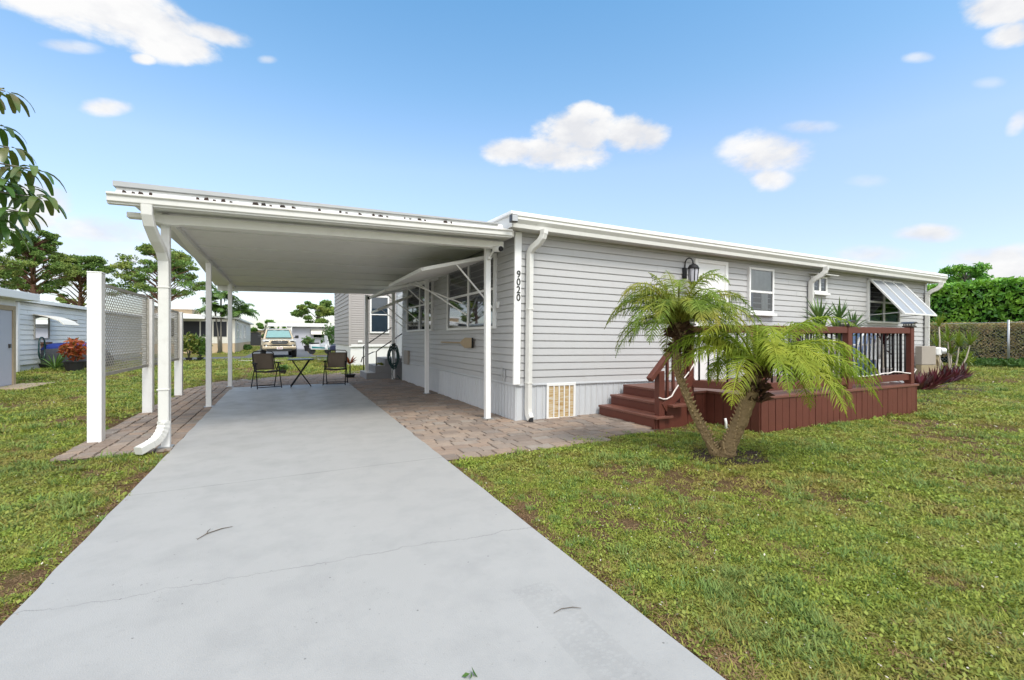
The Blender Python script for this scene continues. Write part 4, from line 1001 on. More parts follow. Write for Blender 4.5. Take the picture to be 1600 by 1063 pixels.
# ------------------------------------------------------------------ neighbouring homes
def simple_home(name, label, x0, x1, y0, y1, zs, zt, wallm, skirtm, faces, roofm='strip', ov=.35, rise=.25, course=.2, ridge='y'):
    t = thing(name, label, 'house', (x0, y0, 0)); lx, ly = x1 - x0, y1 - y0
    m = MB(); m.box((.02, .02, zs), (lx - .02, ly - .02, zt)); m.build('wall', M[wallm], t)
    m = MB(); m.box((.04, .04, -.1), (lx - .04, ly - .04, zs)); m.build('skirting', M[skirtm], t)
    for f in faces:
        if f == '-y': o = siding(lx, zs, zt, course, 'x')
        elif f == '-x': o = siding(ly, zs, zt, course * 1.8, 'y')
        elif f == '+x': o = siding(ly, zs, zt, course, 'y', flip=-1, off=(lx, 0))
        o.build('siding', M[wallm], t, recalc=False)
    m = MB()
    if ridge == 'y': m.prism([(-ov, zt), (lx / 2, zt + rise), (lx + ov, zt), (lx + ov, zt + .14), (lx / 2, zt + rise + .14), (-ov, zt + .14)], 1, -ov, ly + ov)
    else: m.prism([(-ov, zt), (ly / 2, zt + rise), (ly + ov, zt), (ly + ov, zt + .14), (ly / 2, zt + rise + .14), (-ov, zt + .14)], 0, -ov, lx + ov)
    m.build('roof', M[roofm], t, bevel=.01); return t
# taupe home behind
TH = simple_home('neighbour_home', 'taupe sided home with a tall white framed window beyond the carport', 2.62, 15, 22.1, 29, .92, 4.2, 'taupe', 'white', ['-y', '-x'], 'taupe', .55, 1.3, .105, 'y')
window('window', .88, 1.75, 1.48, 3.2, split=.5, fr=.07, cur=[(.95, 1.68, 2.36, 3.12, 'shutter'), (.95, 1.68, 1.55, 2.3, 'shutter')], parent=TH, off=(0, -.01))
m = MB(); m.box((-.04, -.04, .92), (.06, .06, 4.2)); m.build('corner_trim', M['taupe'], TH)
m = MB(); m.box((-.03, -.035, .86), (12.3, -.005, .98)); m.build('base_trim', M['white'], TH)
m = MB(); m.box((.35, -.06, 1.05), (.55, -.02, 1.14)); m.build('dryer_vent', M['white'], TH, bevel=.01)
# white home at left
WH = simple_home('neighbour_home', 'white sided home at far left with a curved window awning and a plant bed below', -16, -8.9, 18.2, 40, .25, 2.62, 'white', 'white', ['+x'], 'strip', .25, .3, .19)
def side_window(par, y0, y1, z0, z1, lx, cur=None, trim='white'):
    bk = MB(); bk.box((lx, y0, z0), (lx + .03, y1, z1)); w = bk.build('window', M['dark'], par)
    f = MB(); k = .05
    f.box((lx, y0 - k, z0 - k), (lx + .07, y0, z1 + k)); f.box((lx, y1, z0 - k), (lx + .07, y1 + k, z1 + k)); f.box((lx, y0, z0 - k), (lx + .07, y1, z0)); f.box((lx, y0, z1), (lx + .07, y1, z1 + k)); f.box((lx, y0, (z0 + z1) / 2 - .02), (lx + .06, y1, (z0 + z1) / 2 + .02))
    f.build('frame', M[trim], w)
    if cur: c = MB(); c.box((lx + .031, y0, z0 + .05), (lx + .036, y1, z0 + (z1 - z0) * .62)); c.build('curtain', M[cur], w)
    g = MB(); g.quad((lx + .045, y0, z0), (lx + .045, y1, z0), (lx + .045, y1, z1), (lx + .045, y0, z1)); g.build('pane', M['glass'], w); return w
side_window(WH, 6.5, 7.7, 1.27, 2.1, 7.1, 'shutter', 'lattice'); side_window(WH, 9.8, 10.6, 1.95, 2.1, 7.1); side_window(WH, 12.2, 12.8, 1.6, 2.1, 7.1)
m = MB(); prof = [(7.1, 2.22), (7.5, 2.14), (7.9, 1.98), (8.08, 1.80), (8.06, 1.78), (7.88, 1.95), (7.5, 2.11), (7.1, 2.19)]; m.prism([(a, b) for a, b in prof], 1, 6.35, 7.9); m.build('window_awning', M['cream'], WH, smooth=False)
m = MB(); m.box((7.1, 5.0, 0), (7.22, 5.16, 2.6)); m.build('downspout', M['white'], WH)
m = MB(); m.box((7.1, 7.0, 1.02), (7.3, 7.6, 1.1)); m.box((7.1, 7.05, .86), (7.2, 7.15, 1.02)); m.build('wall_bracket', M['pbark'], WH)
SH = thing('shed', 'small white shed with a pale flat door at the far left edge', 'shed', (-9, 12, 0)); lx = 2.5
m = MB(); m.box((0, 0, 0), (lx, 5.05, 2.3)); m.build('wall', M['white'], SH)
m = MB(); m.box((-.3, -.3, 2.3), (lx + .3, 5.6, 2.50)); m.build('roof', M['white'], SH, bevel=.01)
m = MB(); m.box((lx, 3.55, .05), (lx + .03, 4.8, 2.0)); d_ = m.build('door', M['greyw'], SH)
m = MB(); m.box((lx, 4.8, 0), (lx + .06, 4.93, 2.12)); m.box((lx, 3.42, 0), (lx + .06, 3.55, 2.12)); m.box((lx, 3.55, 2.0), (lx + .06, 4.8, 2.12)); m.build('door_frame', M['wood'], SH, bevel=.005)
m = MB(); m.box((lx + .03, 4.62, 1.02), (lx + .06, 4.7, 1.12)); m.build('latch', M['cap'], d_)
m = MB(); m.box((-6.6, 15.4, 0.0), (-5.7, 17.3, .045)); m.box((-8.4, 21.3, 0.0), (-7.6, 22.9, .04)); 
o = m.build('stepping_slab', M['wood']); bpy.data.objects.remove(o)
m = MB(); m.box((-6.45, 15.5, .0), (-5.75, 17.2, .05)); tag(m.build('threshold_plank', M['wood'], bevel=.01), 'weathered plank on the grass at the shed door', 'plank')
# cream home with the screened porch
CH = simple_home('neighbour_home', 'cream home across the lane with a black screened porch and tan base', -12, -3.65, 44, 63, .80, 2.75, 'cream', 'tan', [], 'white', .3, .3)
for i, (a, b) in enumerate(((3.7, 4.7), (4.85, 5.9), (6.0, 6.75), (6.85, 7.75))):
    m = MB(); m.box((a, -.02, 1.35), (b, .02, 2.55)); m.build('porch_screen', M['screen'], CH)
m = MB(); m.prism([(-1.2, 2.72), (-1.2, 2.86), (.0, 3.02), (.0, 2.88)], 0, 3.2, 6.4); m.build('porch_roof', M['white'], CH)
m = MB(); m.box((2.2, 1.5, 3.0), (5.2, 6, 3.55)); m.build('upper_wall', M['tan'], CH); m = MB(); m.box((2.0, 1.2, 3.55), (5.4, 6.2, 3.66)); m.build('upper_roof', M['white'], CH)
for y in (1.5, 4.5, 9): side_window(CH, y, y + 1.1, 1.25, 2.45, 8.34, None, 'white')
# far homes
FH = simple_home('neighbour_home', 'distant lavender grey home with a thick white flat roof and ribbed window awning', .7, 9, 54.6, 62, .1, 2.45, 'greyw', 'greyw', [], 'strip', .5, .05)
m = MB(); m.box((-2.3, -.6, 2.42), (8.6, .1, 2.78)); m.build('carport_fascia', M['strip'], FH)
m = MB(); m.box((-.15, -.55, 0), (-.03, -.43, 2.42)); m.build('post', M['white'], FH)
w = window('window', 2.0, 3.6, 1.2, 2.0, split=.5, parent=FH)
m = MB(); m.prism([(-.02, 2.15), (-.6, 1.62), (-.6, 1.58), (-.02, 2.11)], 0, 1.8, 3.8); m.build('window_awning', M['cream'], FH)
GH = simple_home('far_carport', 'tiny distant flat roofed carport left of the truck', -7.4, -2.6, 78, 86, .1, 2.3, 'tan', 'tan', [], 'white', .4, .05)
m = MB(); m.box((1.5, -.05, .1), (4.2, .05, 2.0)); m.build('carport_opening', M['dark'], GH)
RH = thing('far_home', 'grey roof end with a white edge showing over the tall hedge', 'house', P(1537, 36)); RH.rotation_euler = (0, 0, R(-58))
m = MB(); m.box((-3, 0, 0), (3, 6, 4.6)); m.build('wall', M['greyw'], RH)
m = MB(); m.prism([(-3.2, 4.6), (-1.6, 5.45), (.6, 5.75), (1.9, 5.5), (3.2, 4.6)], 1, -.3, 6.2); m.build('roof', M['roofm'], RH)
m = MB(); m.prism([(-3.25, 4.6), (-1.62, 5.5), (.6, 5.82), (1.95, 5.56), (3.25, 4.6), (3.1, 4.55), (1.85, 5.45), (.6, 5.7), (-1.55, 5.38), (-3.1, 4.55)], 1, -.36, -.3); m.build('roof_edge', M['strip'], RH)

# ------------------------------------------------------------------ pickup truck (front towards -y)
TK = thing('pickup_truck', 'sand beige pickup truck parked facing the camera across the lane', 'truck', P(437, 28.9)); TK.rotation_euler = (0, 0, R(3)); TK.scale = (1.05, 1, 1.04)
def loft(secs, nz=8):
    """secs: (y, z0, z1, half width, roundness)"""
    m = MB(); vs = []; N = 20
    for (y, z0, z1, hw, rd) in secs:
        for k in range(N):
            a = 2 * math.pi * (k + .5) / N; c, s = math.cos(a), math.sin(a); e = rd
            x = hw * math.copysign(abs(c) ** e, c); z = (z0 + z1) / 2 + (z1 - z0) / 2 * math.copysign(abs(s) ** e, s); vs.append((x, y, z))
    n = len(secs); fs = [(i * N + k, i * N + (k + 1) % N, (i + 1) * N + (k + 1) % N, (i + 1) * N + k) for i in range(n - 1) for k in range(N)]
    fs += [tuple(range(N)), tuple((n - 1) * N + k for k in range(N))]; return m.add(vs, fs)
body = loft([(.0, .52, 1.0, .72, .45), (.06, .46, 1.06, .84, .35), (.35, .44, 1.12, .92, .3), (1.3, .42, 1.17, .945, .28), (1.75, .40, 1.18, .945, .28), (3.6, .40, 1.18, .945, .28), (5.2, .45, 1.2, .93, .28), (5.35, .5, 1.15, .9, .3)])
body.build('body', M['truck'], TK, smooth=2)
cab = MB(); 
sec = [(1.28, 1.14, .84), (1.95, 1.74, .68), (2.3, 1.79, .66), (3.2, 1.78, .66), (3.6, 1.16, .80)]
bv = []
for (y, z, hw) in sec: bv += [(-hw, y, z), (hw, y, z)]
bs = [(-.86, 1.28, 1.1), (.86, 1.28, 1.1), (-.86, 3.6, 1.1), (.86, 3.6, 1.1)]
n0 = len(bv); cab.add(bv + bs, [(0, 1, 3, 2), (2, 3, 5, 4), (4, 5, 7, 6), (6, 7, 9, 8), (n0, n0 + 2, 8, 6, 4, 2, 0), (n0 + 1, 1, 3, 5, 7, 9, n0 + 3), (n0, 0, 1, n0 + 1), (n0 + 2, n0 + 3, 9, 8), (n0, n0 + 1, n0 + 3, n0 + 2)])
cab.build('cab', M['truck'], TK, bevel=.05, seg=3)
ws = MB(); ws.add([(-.70, 1.31, 1.20), (.70, 1.31, 1.20), (.585, 1.86, 1.69), (-.585, 1.86, 1.69)], [(0, 1, 2, 3)]); ws.v = [(x, y - .035, z + .03) for x, y, z in ws.v]; o = ws.build('windscreen', M['wshield'], TK)
ws = MB(); ws.add([(-.69, 1.31, 1.215), (.69, 1.31, 1.215), (.58, 1.86, 1.68), (.2, 1.84, 1.665), (0, 1.80, 1.63), (-.2, 1.84, 1.665), (-.58, 1.86, 1.68)], [(0, 1, 2, 3, 4, 5, 6)]); ws.v = [(x, y - .022, z + .018) for x, y, z in ws.v]; ws.build('sun_shade', M['sunshade'], TK)
m = MB(); m.add([(-.72, 1.29, 1.19), (.72, 1.29, 1.19), (.605, 1.87, 1.70), (-.605, 1.87, 1.70)], [(0, 1, 2, 3)]); m.v = [(x, y - .018, z + .012) for x, y, z in m.v]; m.build('windscreen_seal', M['plast'], TK)
def frontplate(poly, y, mat, name, d=.03, par=TK, bevel=.008):
    m = MB(); m.prism(poly, 1, y, y + d); return m.build(name, M[mat], par, bevel=bevel)
oct_ = lambda hw, z0, z1, c: [(-hw + c, z0), (hw - c, z0), (hw, z0 + c * .7), (hw - c * .25, z1 - c * .35), (hw - c * .8, z1), (-hw + c * .8, z1), (-hw + c * .25, z1 - c * .35), (-hw, z0 + c * .7)]
gs = frontplate(oct_(.53, .79, 1.08, .14), -.045, 'truck', 'grille_surround', .06, bevel=.02); 
g_ = frontplate(oct_(.46, .83, 1.045, .11), -.058, 'plast', 'grille', .02)
for z in (.885, .94, .995): m = MB(); m.box((-.40, -.066, z - .012), (.40, -.056, z + .012)); m.build('grille_bar', M['rim'], g_)
m = MB(); n = 24; m.add([(.105 * math.cos(i / n * 6.283), -.072, .99 + .062 * math.sin(i / n * 6.283)) for i in range(n)] + [(.088 * math.cos(i / n * 6.283), -.072, .99 + .046 * math.sin(i / n * 6.283)) for i in range(n)], [(i, (i + 1) % n, n + (i + 1) % n, n + i) for i in range(n)]); m.build('emblem', M['chrome'], g_)
for sx in (-1, 1):
    m = MB(); m.prism([(sx * .55, .95), (sx * .88, .985), (sx * .90, 1.06), (sx * .72, 1.085), (sx * .52, 1.07)], 1, .0, .10); m.build('headlight', M['lamp'], TK, bevel=.012)
    m = MB(); m.prism([(sx * .58, .955), (sx * .78, .975), (sx * .76, 1.02), (sx * .57, 1.02)], 1, -.006, .02); m.build('headlight_bezel', M['plast'], TK)
    m = MB(); m.prism([(sx * .56, .72), (sx * .80, .70), (sx * .82, .80), (sx * .66, .81)], 1, -.005, .05); f_ = m.build('fog_lamp_recess', M['plast'], TK)
    m = MB(); m.tube([(sx * .70, -.012, .755), (sx * .70, .0, .755)], .045, 12); m.build('fog_lamp', M['lamp'], f_)
    m = MB(); m.box((sx * .93 if sx > 0 else -1.13, 1.42, 1.17), (1.13 if sx > 0 else -.93, 1.56, 1.36)); mm = m.build('mirror', M['plast'], TK, bevel=.03)
    m = MB(); m.bar((sx * .82, 1.5, 1.19), (sx * .95, 1.5, 1.23), .06, .05); m.build('mirror_arm', M['plast'], mm)
    m = MB(); m.quad((sx * .845, 1.75, 1.22), (sx * .845, 3.3, 1.22), (sx * .70, 3.1, 1.68), (sx * .725, 2.05, 1.68)); m.build('side_window', M['plast'], TK)
    for y in (.95, 4.2):
        m = MB(); m.tube([(sx * .70, y, .385), (sx * .96, y, .385)], .385, 24); w_ = m.build('wheel', M['rubber'], TK, bevel=.03)
        m = MB(); m.tube([(sx * .95, y, .385), (sx * .972, y, .385)], .24, 20); m.build('rim', M['rim'], w_, bevel=.01)
frontplate([(-.86, .56), (.86, .56), (.90, .66), (.86, .70), (-.86, .70), (-.90, .66)], -.06, 'truck', 'bumper', .12, bevel=.02)
frontplate([(-.62, .40), (.62, .40), (.70, .56), (-.70, .56)], -.055, 'plast', 'lower_valance', .12)
frontplate([(-.60, .705), (.60, .705), (.62, .765), (-.62, .765)], -.03, 'plast', 'lower_grille', .04)
pl = frontplate([(-.16, .53), (.16, .53), (.16, .67), (-.16, .67)], -.085, 'plate', 'licence_plate', .01, bevel=.002)
for i, (a, b) in enumerate(((-.10, -.03), (-.01, .04), (.06, .11))): m = MB(); m.box((a, -.0875, .575), (b, -.0855, .625)); m.build('plate_mark', M['platet'], pl)

# dark blue car nosing out behind the taupe home, scooter, pots
CR = thing('parked_car', 'dark blue car mostly hidden behind the taupe home', 'car', (2.75, 35.2, 0))
cb_ = MB(); cb_.prism([(0, .35), (.05, .72), (.9, .88), (1.5, 1.36), (2.9, 1.40), (3.6, .95), (4.3, .9), (4.35, .35)], 1, -.85, .85); cb_.build('body', M['carblue'], CR, bevel=.08, seg=3)
for x in (.8, 3.5):
    for y in (-.86, .66): m = MB(); m.tube([(x, y, .31), (x, y + .2, .31)], .31, 20); m.build('wheel', M['rubber'], CR)
for y in (-.62, .62): m = MB(); m.box((-.01, y - .16, .62), (.06, y + .16, .74)); m.build('headlight', M['lamp'], CR, bevel=.02)
m = MB(); m.prism([(.93, .90), (1.5, 1.34), (1.5, 1.30), (1.0, .89)], 1, -.7, .7); m.v = [(x - .012, y, z + .012) for x, y, z in m.v]; m.build('windscreen', M['wshield'], CR)
SC = thing('motor_scooter', 'small teal and white scooter parked beside the distant lavender home', 'scooter', P(500, 36), R(20))
for x in (-.62, .62): m = MB(); m.tube([(x, -.06, .25), (x, .06, .25)], .25, 18); m.build('wheel', M['rubber'], SC)
m = MB(); m.prism([(-.75, .35), (-.8, .75), (-.1, .8), (0, .4), (.35, .38), (.55, .95), (.65, .95), (.6, .3)], 1, -.16, .16); m.build('body', M['chairw'], SC, bevel=.04); m = MB(); m.prism([(-.7, .45), (-.7, .6), (.3, .5), (.3, .42)], 1, -.17, .17); m.build('side_stripe', M['teal'], SC)
m = MB(); m.prism([(.52, .55), (.42, 1.4), (.45, 1.42), (.66, .6)], 1, -.26, .26); m.build('leg_shield', M['chairw'], SC, bevel=.03)
m = MB(); m.box((-.78, -.17, .78), (-.1, .17, .88)); m.build('seat', M['black'], SC, bevel=.03)
m = MB(); m.tube([(.48, -.36, 1.05), (.5, 0, 1.0), (.48, .36, 1.05)], .02, 8); m.build('handlebar', M['black'], SC)
leafy('potted_shrub', 'pale grey green shrub in a black pot by the distant lavender home', 'potted plant', P(481, 43), .35, .5, (.6, .6, .45), .9, 260, 'drac', .3)
leafy('shrub', 'dark green shrub at the back corner of the taupe home', 'shrub', P(517, 40), 0, 0, (.9, .9, 1.2), 1.35, 700, 'shrub', .26)
# at the left home
CV = thing('covered_trailer', 'low trailer under a blue and charcoal tarp beside the white home', 'trailer', P(124, 19.6)); CV.rotation_euler = (0, 0, R(80))
m = loft([(-1.0, .05, .5, .5, .6), (-.7, .03, .85, .6, .55), (0, .03, 1.0, .65, .5), (.8, .03, .95, .62, .5), (1.5, .05, .7, .5, .6)]); m.build('charcoal_cover', M['tarpd'], CV, smooth=2)
m = loft([(-.55, .62, .98, .50, .6), (0, .66, 1.1, .58, .55), (.7, .68, 1.06, .58, .55), (1.2, .62, .92, .5, .6)]); m.build('blue_tarp', M['tarp'], CV, smooth=2)
leafy('croton', 'red leaved croton in a black pot in front of the tarp covered trailer', 'potted plant', P(117, 17.5), .33, .40, (.42, .42, .42), .84, 300, 'redcr', .22)
sg = thing('sago_plant', 'low spiky green sago by the white home wall', 'plant', P(86, 17.8)); m = MB(); blade_plant(m, (0, 0, .1), 60, .85, .05, (15, 85), .9); m.build('foliage', M['fpalm'], sg, recalc=False)
m = MB(); pts = [(-8.72 + .01 * math.sin(i), 24.9 + .28 * math.cos(i * .35), .85 + .45 * math.sin(i * .35)) for i in range(54)]; m.tube(pts, .022, 6); tag(m.build('garden_hose', M['hose'], smooth=True), 'green hose loop hanging on the white home wall at left', 'hose')
for (px, D, lab, mt, r, zc) in ((295, 25.0, 'yellow green croton bush left of the cream home porch', 'croton', (.62, .62, .6), .95), (313, 25.4, 'bright green bush with long leaves beside the croton', 'fpalm', (.55, .55, .62), .85), (387, 46, 'tiny shrub at the base corner of the cream home', 'shrub', (.4, .4, .3), .3)):
    leafy('garden_bush', lab, 'bush', P(px, D), .16, .2, r, zc, 420, mt, .26, aspect=.35)

# ------------------------------------------------------------------ trees
def tree(name, label, loc_, zc0, zc1, rad, mat, bark, nclump, ncards, size, trunk=.22, lean=0, flat=.55, cat='tree', group=None, aspect=.45, cl=.25):
    t = thing(name, label, cat, loc_, group=group); tm = MB(); f = MB()
    hz = zc0 + (zc1 - zc0) * .55
    tp = [(0, 0, -.1), (lean * .3, 0, zc0 * .5), (lean * .7, .1, zc0), (lean, 0, hz), (lean * 1.1, 0, zc1 - .6)]
    tm.tube(tp, [trunk, trunk * .85, trunk * .7, trunk * .42, trunk * .12], 10)
    for i in range(nclump):
        a = i * 2.399 + random.uniform(-.4, .4); u = (i + .5) / nclump; z = zc0 + (zc1 - zc0) * (.08 + .88 * random.random() ** .8)
        q = (z - zc0) / (zc1 - zc0); rr = rad * (1 - max(0, q - .45) ** 1.4 * 1.15) * math.sqrt(random.uniform(.12, 1.0)) * (.55 + .45 * min(1, q * 2.5 + .45))
        c = Vector((lean * (.7 + .3 * q) + rr * math.cos(a), rr * math.sin(a), z))
        cr = rad * cl * random.uniform(.45, 1.15)
        s = Vector((lean * .8, 0, max(zc0 * .85, z - rr * .55 - .3)))
        tm.tube([s, s.lerp(c, .55) + Vector((0, 0, rr * .10)), c - Vector((0, 0, cr * flat * .5))], [trunk * .26, trunk * .16, trunk * .06], 6)
        cards(f, ell(ncards // nclump, c, (cr, cr, cr * flat), .25), size, aspect)
    tm.build('trunk', M[bark], t, smooth=True); f.build('crown', M[mat], t, recalc=False); return t
PG = 'pines beyond the homes'
tree('pine_tree', 'big pine with a thick reddish trunk behind the white home, leftmost of the pines', P(46, 45), 5.6, 11.6, 2.9, 'pine', 'pbark', 78, 19500, 0.24, .34, .3, group=PG)
tree('pine_tree', 'spreading pine with a forked trunk behind the near lattice post', P(121, 52), 5.4, 10.4, 3.7, 'pine', 'pbark', 78, 18200, 0.26, .26, .3, .36, group=PG)
tree('pine_tree', 'tall airy pine showing behind the carport downspout', P(250, 50), 5.5, 11.0, 3.9, 'pine', 'pbark', 90, 18200, 0.26, .26, .3, .4, group=PG)
tree('pine_tree', 'small far pine low over the white home roof', P(104, 78), 5.6, 8.0, 2.3, 'pine', 'pbark', 36, 5200, 0.32, .2, .3, .4, group=PG)
tree('pine_tree', 'pine mostly cut off by the left edge behind the shed', P(-38, 40), 4.6, 9.6, 2.5, 'pine', 'pbark', 54, 10400, 0.24, .25, .3, group=PG)
tree('broad_tree', 'wide open crowned tree beyond the distant lavender home', P(486, 72), 3.2, 6.8, 3.5, 'pine', 'gbark', 26, 9000, .42, .25, 1.0, .5)
tree('broad_tree', 'dense low dark tree right behind the truck', P(413, 58), 1.0, 3.5, 1.5, 'tree', 'gbark', 14, 5000, .3, .15, .1, .6)
tree('broad_tree', 'bushy green tree rising over the tall hedge by the home roof corner', P(1507, 37), 2.4, 6.9, 1.75, 'hedgeg', 'gbark', 40, 11000, .28, .2, .2, .7, cl=.34)
# cluster palms in front of the cream home
def feather_palm(label, loc_, stems, L=1.7, n=18):
    t = thing('cluster_palm', label, 'palm', loc_); f = MB(); st = MB()
    for (bx, x, y, z) in stems:
        m = MB(); m.tube([(bx, 0, 0), (bx + (x - bx) * .35, y * .5, z * .5), (x, y, z)], [.10, .075, .06], 8); m.build('trunk', M['gbark'], t, smooth=True)
        for i in range(n):
            frond(f, st, (x, y, z), i * 2.4, R(random.uniform(15, 75)), L * random.uniform(.85, 1.1), random.uniform(1.7, 2.6), .6, 20, .10)
    f.build('fronds', M['fpalm'], t, recalc=False); st.build('frond_stalks', M['fpalm'], t); return t
feather_palm('clump of slender palms with arching fronds in front of the cream porch', P(343, 37.5), [(0, -.3, 0, 3.3), (.1, .1, 0, 4.4), (-.1, 1.35, .3, 3.2)], 1.75)

# ------------------------------------------------------------------ right side: hedges, chain link, meter, flower bed
HX = 31.2
hb = MB(); cc = []
def hedge(name, label, x0, x1, y0, y1, z0, z1, mat, n, size, asp, bump):
    t = thing(name, label, 'hedge', ((x0 + x1) / 2, (y0 + y1) / 2, 0)); f = MB(); c = []
    cx, cy = (x0 + x1) / 2, (y0 + y1) / 2
    for (k, face) in ((int(n * .62), 'f'), (int(n * .25), 't'), (int(n * .13), 'i')):
        y = rng.uniform(y0, y1, k); z = rng.uniform(z0, z1, k); x = rng.uniform(x0, x1, k)
        lump = bump * (np.sin(y * 1.7 + z * 1.1) + np.sin(y * .8 - z * 2.3 + 1) + .6 * np.sin(y * 4.1 + z * 3.3))
        if face == 'f': x = x0 - lump * .5 + np.abs(rng.normal(0, .14, k))
        elif face == 't': z = z1 + lump * .45 + bump * .5 * np.sin(x * 2.2) - np.abs(rng.normal(0, .12, k))
        c.append(np.stack([x - cx, y - cy, z], 1))
    cards(f, np.concatenate(c), size, asp); f.build('foliage', M[mat], t, recalc=False)
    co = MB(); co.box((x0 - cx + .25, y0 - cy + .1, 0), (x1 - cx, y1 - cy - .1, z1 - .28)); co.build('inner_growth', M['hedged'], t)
    st = MB()
    for i in range(int((y1 - y0) * 1.6)):
        yy = y0 - cy + .3 + i / 1.6; st.tube([(0, yy, -.05), (-.25, yy + random.uniform(-.2, .2), z0 + .3), (-.3, yy + random.uniform(-.4, .4), z0 + .8)], [.03, .022, .01], 5)
    st.build('stems', M['gbark'], t); return t
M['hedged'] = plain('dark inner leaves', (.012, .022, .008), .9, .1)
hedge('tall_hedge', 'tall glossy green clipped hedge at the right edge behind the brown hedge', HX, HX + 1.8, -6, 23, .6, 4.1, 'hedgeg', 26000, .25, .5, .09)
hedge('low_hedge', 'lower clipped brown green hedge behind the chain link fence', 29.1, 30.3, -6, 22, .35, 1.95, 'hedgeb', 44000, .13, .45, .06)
CF = thing('chain_link_fence', 'grey chain link fence with a steel post in front of the brown hedge', 'fence', (28.7, 4, 0))
for y in (-9, -5.5, -2.05, 1.4, 4.85, 8.3, 11.75, 15.2):
    m = MB(); m.tube([(0, y, -.05), (0, y, 2.06)], .045, 10); m.build('fence_post', M['steel'], CF, smooth=True)
m = MB(); m.tube([(0, -9, 1.95), (0, 17.5, 1.95)], .012, 8); m.build('top_rail', M['steel'], CF)
m = MB()
for s in (1, -1):
    k = -9
    while k < 17.5:
        pts = []
        z0, z1 = .05, 1.95; a0, a1 = (k, k + 1.9) if s == 1 else (k + 1.9, k)
        if True: m.bar((s * .003, a0, z0), (s * .003, a1, z1), .0024, .0024)
        k += .14
m.build('wire_mesh', M['greyw'], CF, recalc=False)
# meter post
mp_ = P(1446, 11.9); EB = thing('electric_meter', 'grey brown utility box with a round glass meter on a tan post', 'utility box', mp_, R(-20))
m = MB(); m.box((-.20, -.09, .60), (.20, .09, 1.07)); m.build('upper_box', M['boxg'], EB, bevel=.01)
m = MB(); m.box((-.20, -.08, .05), (.20, .08, .597)); m.build('lower_box', M['boxd'], EB, bevel=.01)
m = MB(); m.box((.22, -.05, 0), (.34, .05, .83)); m.build('meter_post', M['boxd'], EB, bevel=.008)
m = MB(); m.lathe([(.115, 0), (.12, .02), (.12, .16), (.10, .19), (0, .19)], (.29, 0, .85), 20); m.build('meter_socket', M['white'], EB)
m = MB(); m.tube([(.36, -.06, .95), (.45, -.10, .95)], [.085, .075], 18); m.build('meter_glass', M['lamp'], EB)
m = MB(); m.box((-.02, -.115, .30), (.02, -.082, .42)); m.build('latch', M['steel'], EB)
m = MB(); m.tube([(.28, -.055, .75), (.28, -.075, .68), (.30, -.075, .60), (.28, -.055, .52)], .02, 8); m.build('conduit', M['boxd'], EB)
bed = [(1428, 11.3, .42), (1437, 10.9, .40), (1449, 11.2, .42), (1458, 11.7, .45), (1470, 12.6, .46), (1482, 12.9, .46), (1492, 13.4, .46), (1503, 13.9, .45), (1444, 12.0, .40), (1478, 13.9, .45)]
RS = []
where = ['at the deck corner', 'just right of the deck corner, low in front', 'in front of the utility box', 'right below the round meter', 'right of the meter post', 'below the yellow green dracaena', 'near the right end of the flower bed', 'at the far right end of the flower bed', 'close against the utility box behind the others', 'in the back row under the dracaena']
for i, (px, D, L_) in enumerate(bed):
    t = thing('purple_rosette', 'dark purple leafy rosette ' + where[i], 'plant', P(px, D), group='purple plants in the flower bed')
    m = MB(); blade_plant(m, (0, 0, .02), 34, L_ * 1.2, .075, (8, 70), .4, 4); m.build('foliage', M['cordy'], t, recalc=False)
t = thing('dracaena', 'tall yellow green dracaena on a bare pale stem beside the home corner downspout', 'plant', P(1467, 14.2)); m = MB(); m.tube([(.1, 0, 0), (.02, 0, .8), (.05, 0, 1.2), (0, 0, 1.62)], [.03, .025, .02, .018], 8); m.build('stem', M['stick'], t, smooth=True); m = MB(); blade_plant(m, (0, 0, 1.62), 34, .48, .035, (5, 85), .5); m.build('foliage', M['dracy'], t, recalc=False)
t = thing('dracaena', 'bushy yellow green dracaena with several heads right of the round meter', 'plant', P(1486, 14.8)); m = MB(); f = MB()
for (dx, dz, n) in ((-.45, 1.0, 40), (-.1, 1.15, 44), (.25, 1.0, 44), (.6, 1.05, 36), (.0, .75, 30)):
    q = right(dx) + Vector((0, 0, dz)); m.tube([right(dx * .2), right(dx * .8) + Vector((0, 0, dz * .6)), q], [.03, .022, .016], 6); blade_plant(f, q, n, .6, .045, (5, 85), .5)
m.build('stem', M['stick'], t, smooth=True); f.build('foliage', M['dracy'], t, recalc=False)
leafy('small_dracaena', 'small bright green spiky plant right of the bushy dracaena', 'plant', P(1507, 16.5), 0, 0, (.3, .3, .3), .55, 90, 'dracy', .4, aspect=.12)
for (px, D, lab) in ((1536, 20.4, 'bright green low clump at the hedge foot left of the fence post'), (1594, 19.6, 'bright green low clump at the hedge foot right of the fence post')):
    leafy('ground_clump', lab, 'plant', P(px, D), 0, 0, (.8, .8, .22), .2, 500, 'grassy', .16, stem=False) if 'grassy' in M else leafy('ground_clump', lab, 'plant', P(px, D), 0, 0, (.8, .8, .22), .2, 500, 'shrub', .16, stem=False)
# distant greenery round the edge of the yard
f = MB(); c = []
for i in range(260):
    a = R(-75 + 200 * i / 260); d_ = random.uniform(118, 150); x, y = d_ * math.sin(a), d_ * math.cos(a); h = random.uniform(1.6, 3.6)
    c.append(ell(60, (x, y, h * .6), (3.2, 3.2, h), .2))
cards(f, np.concatenate(c), 1.3, .6); o = f.build('far_greenery', M['tree'], recalc=False); tag(o, 'low far belt of green trees beyond the homes', 'woods', kind='stuff')
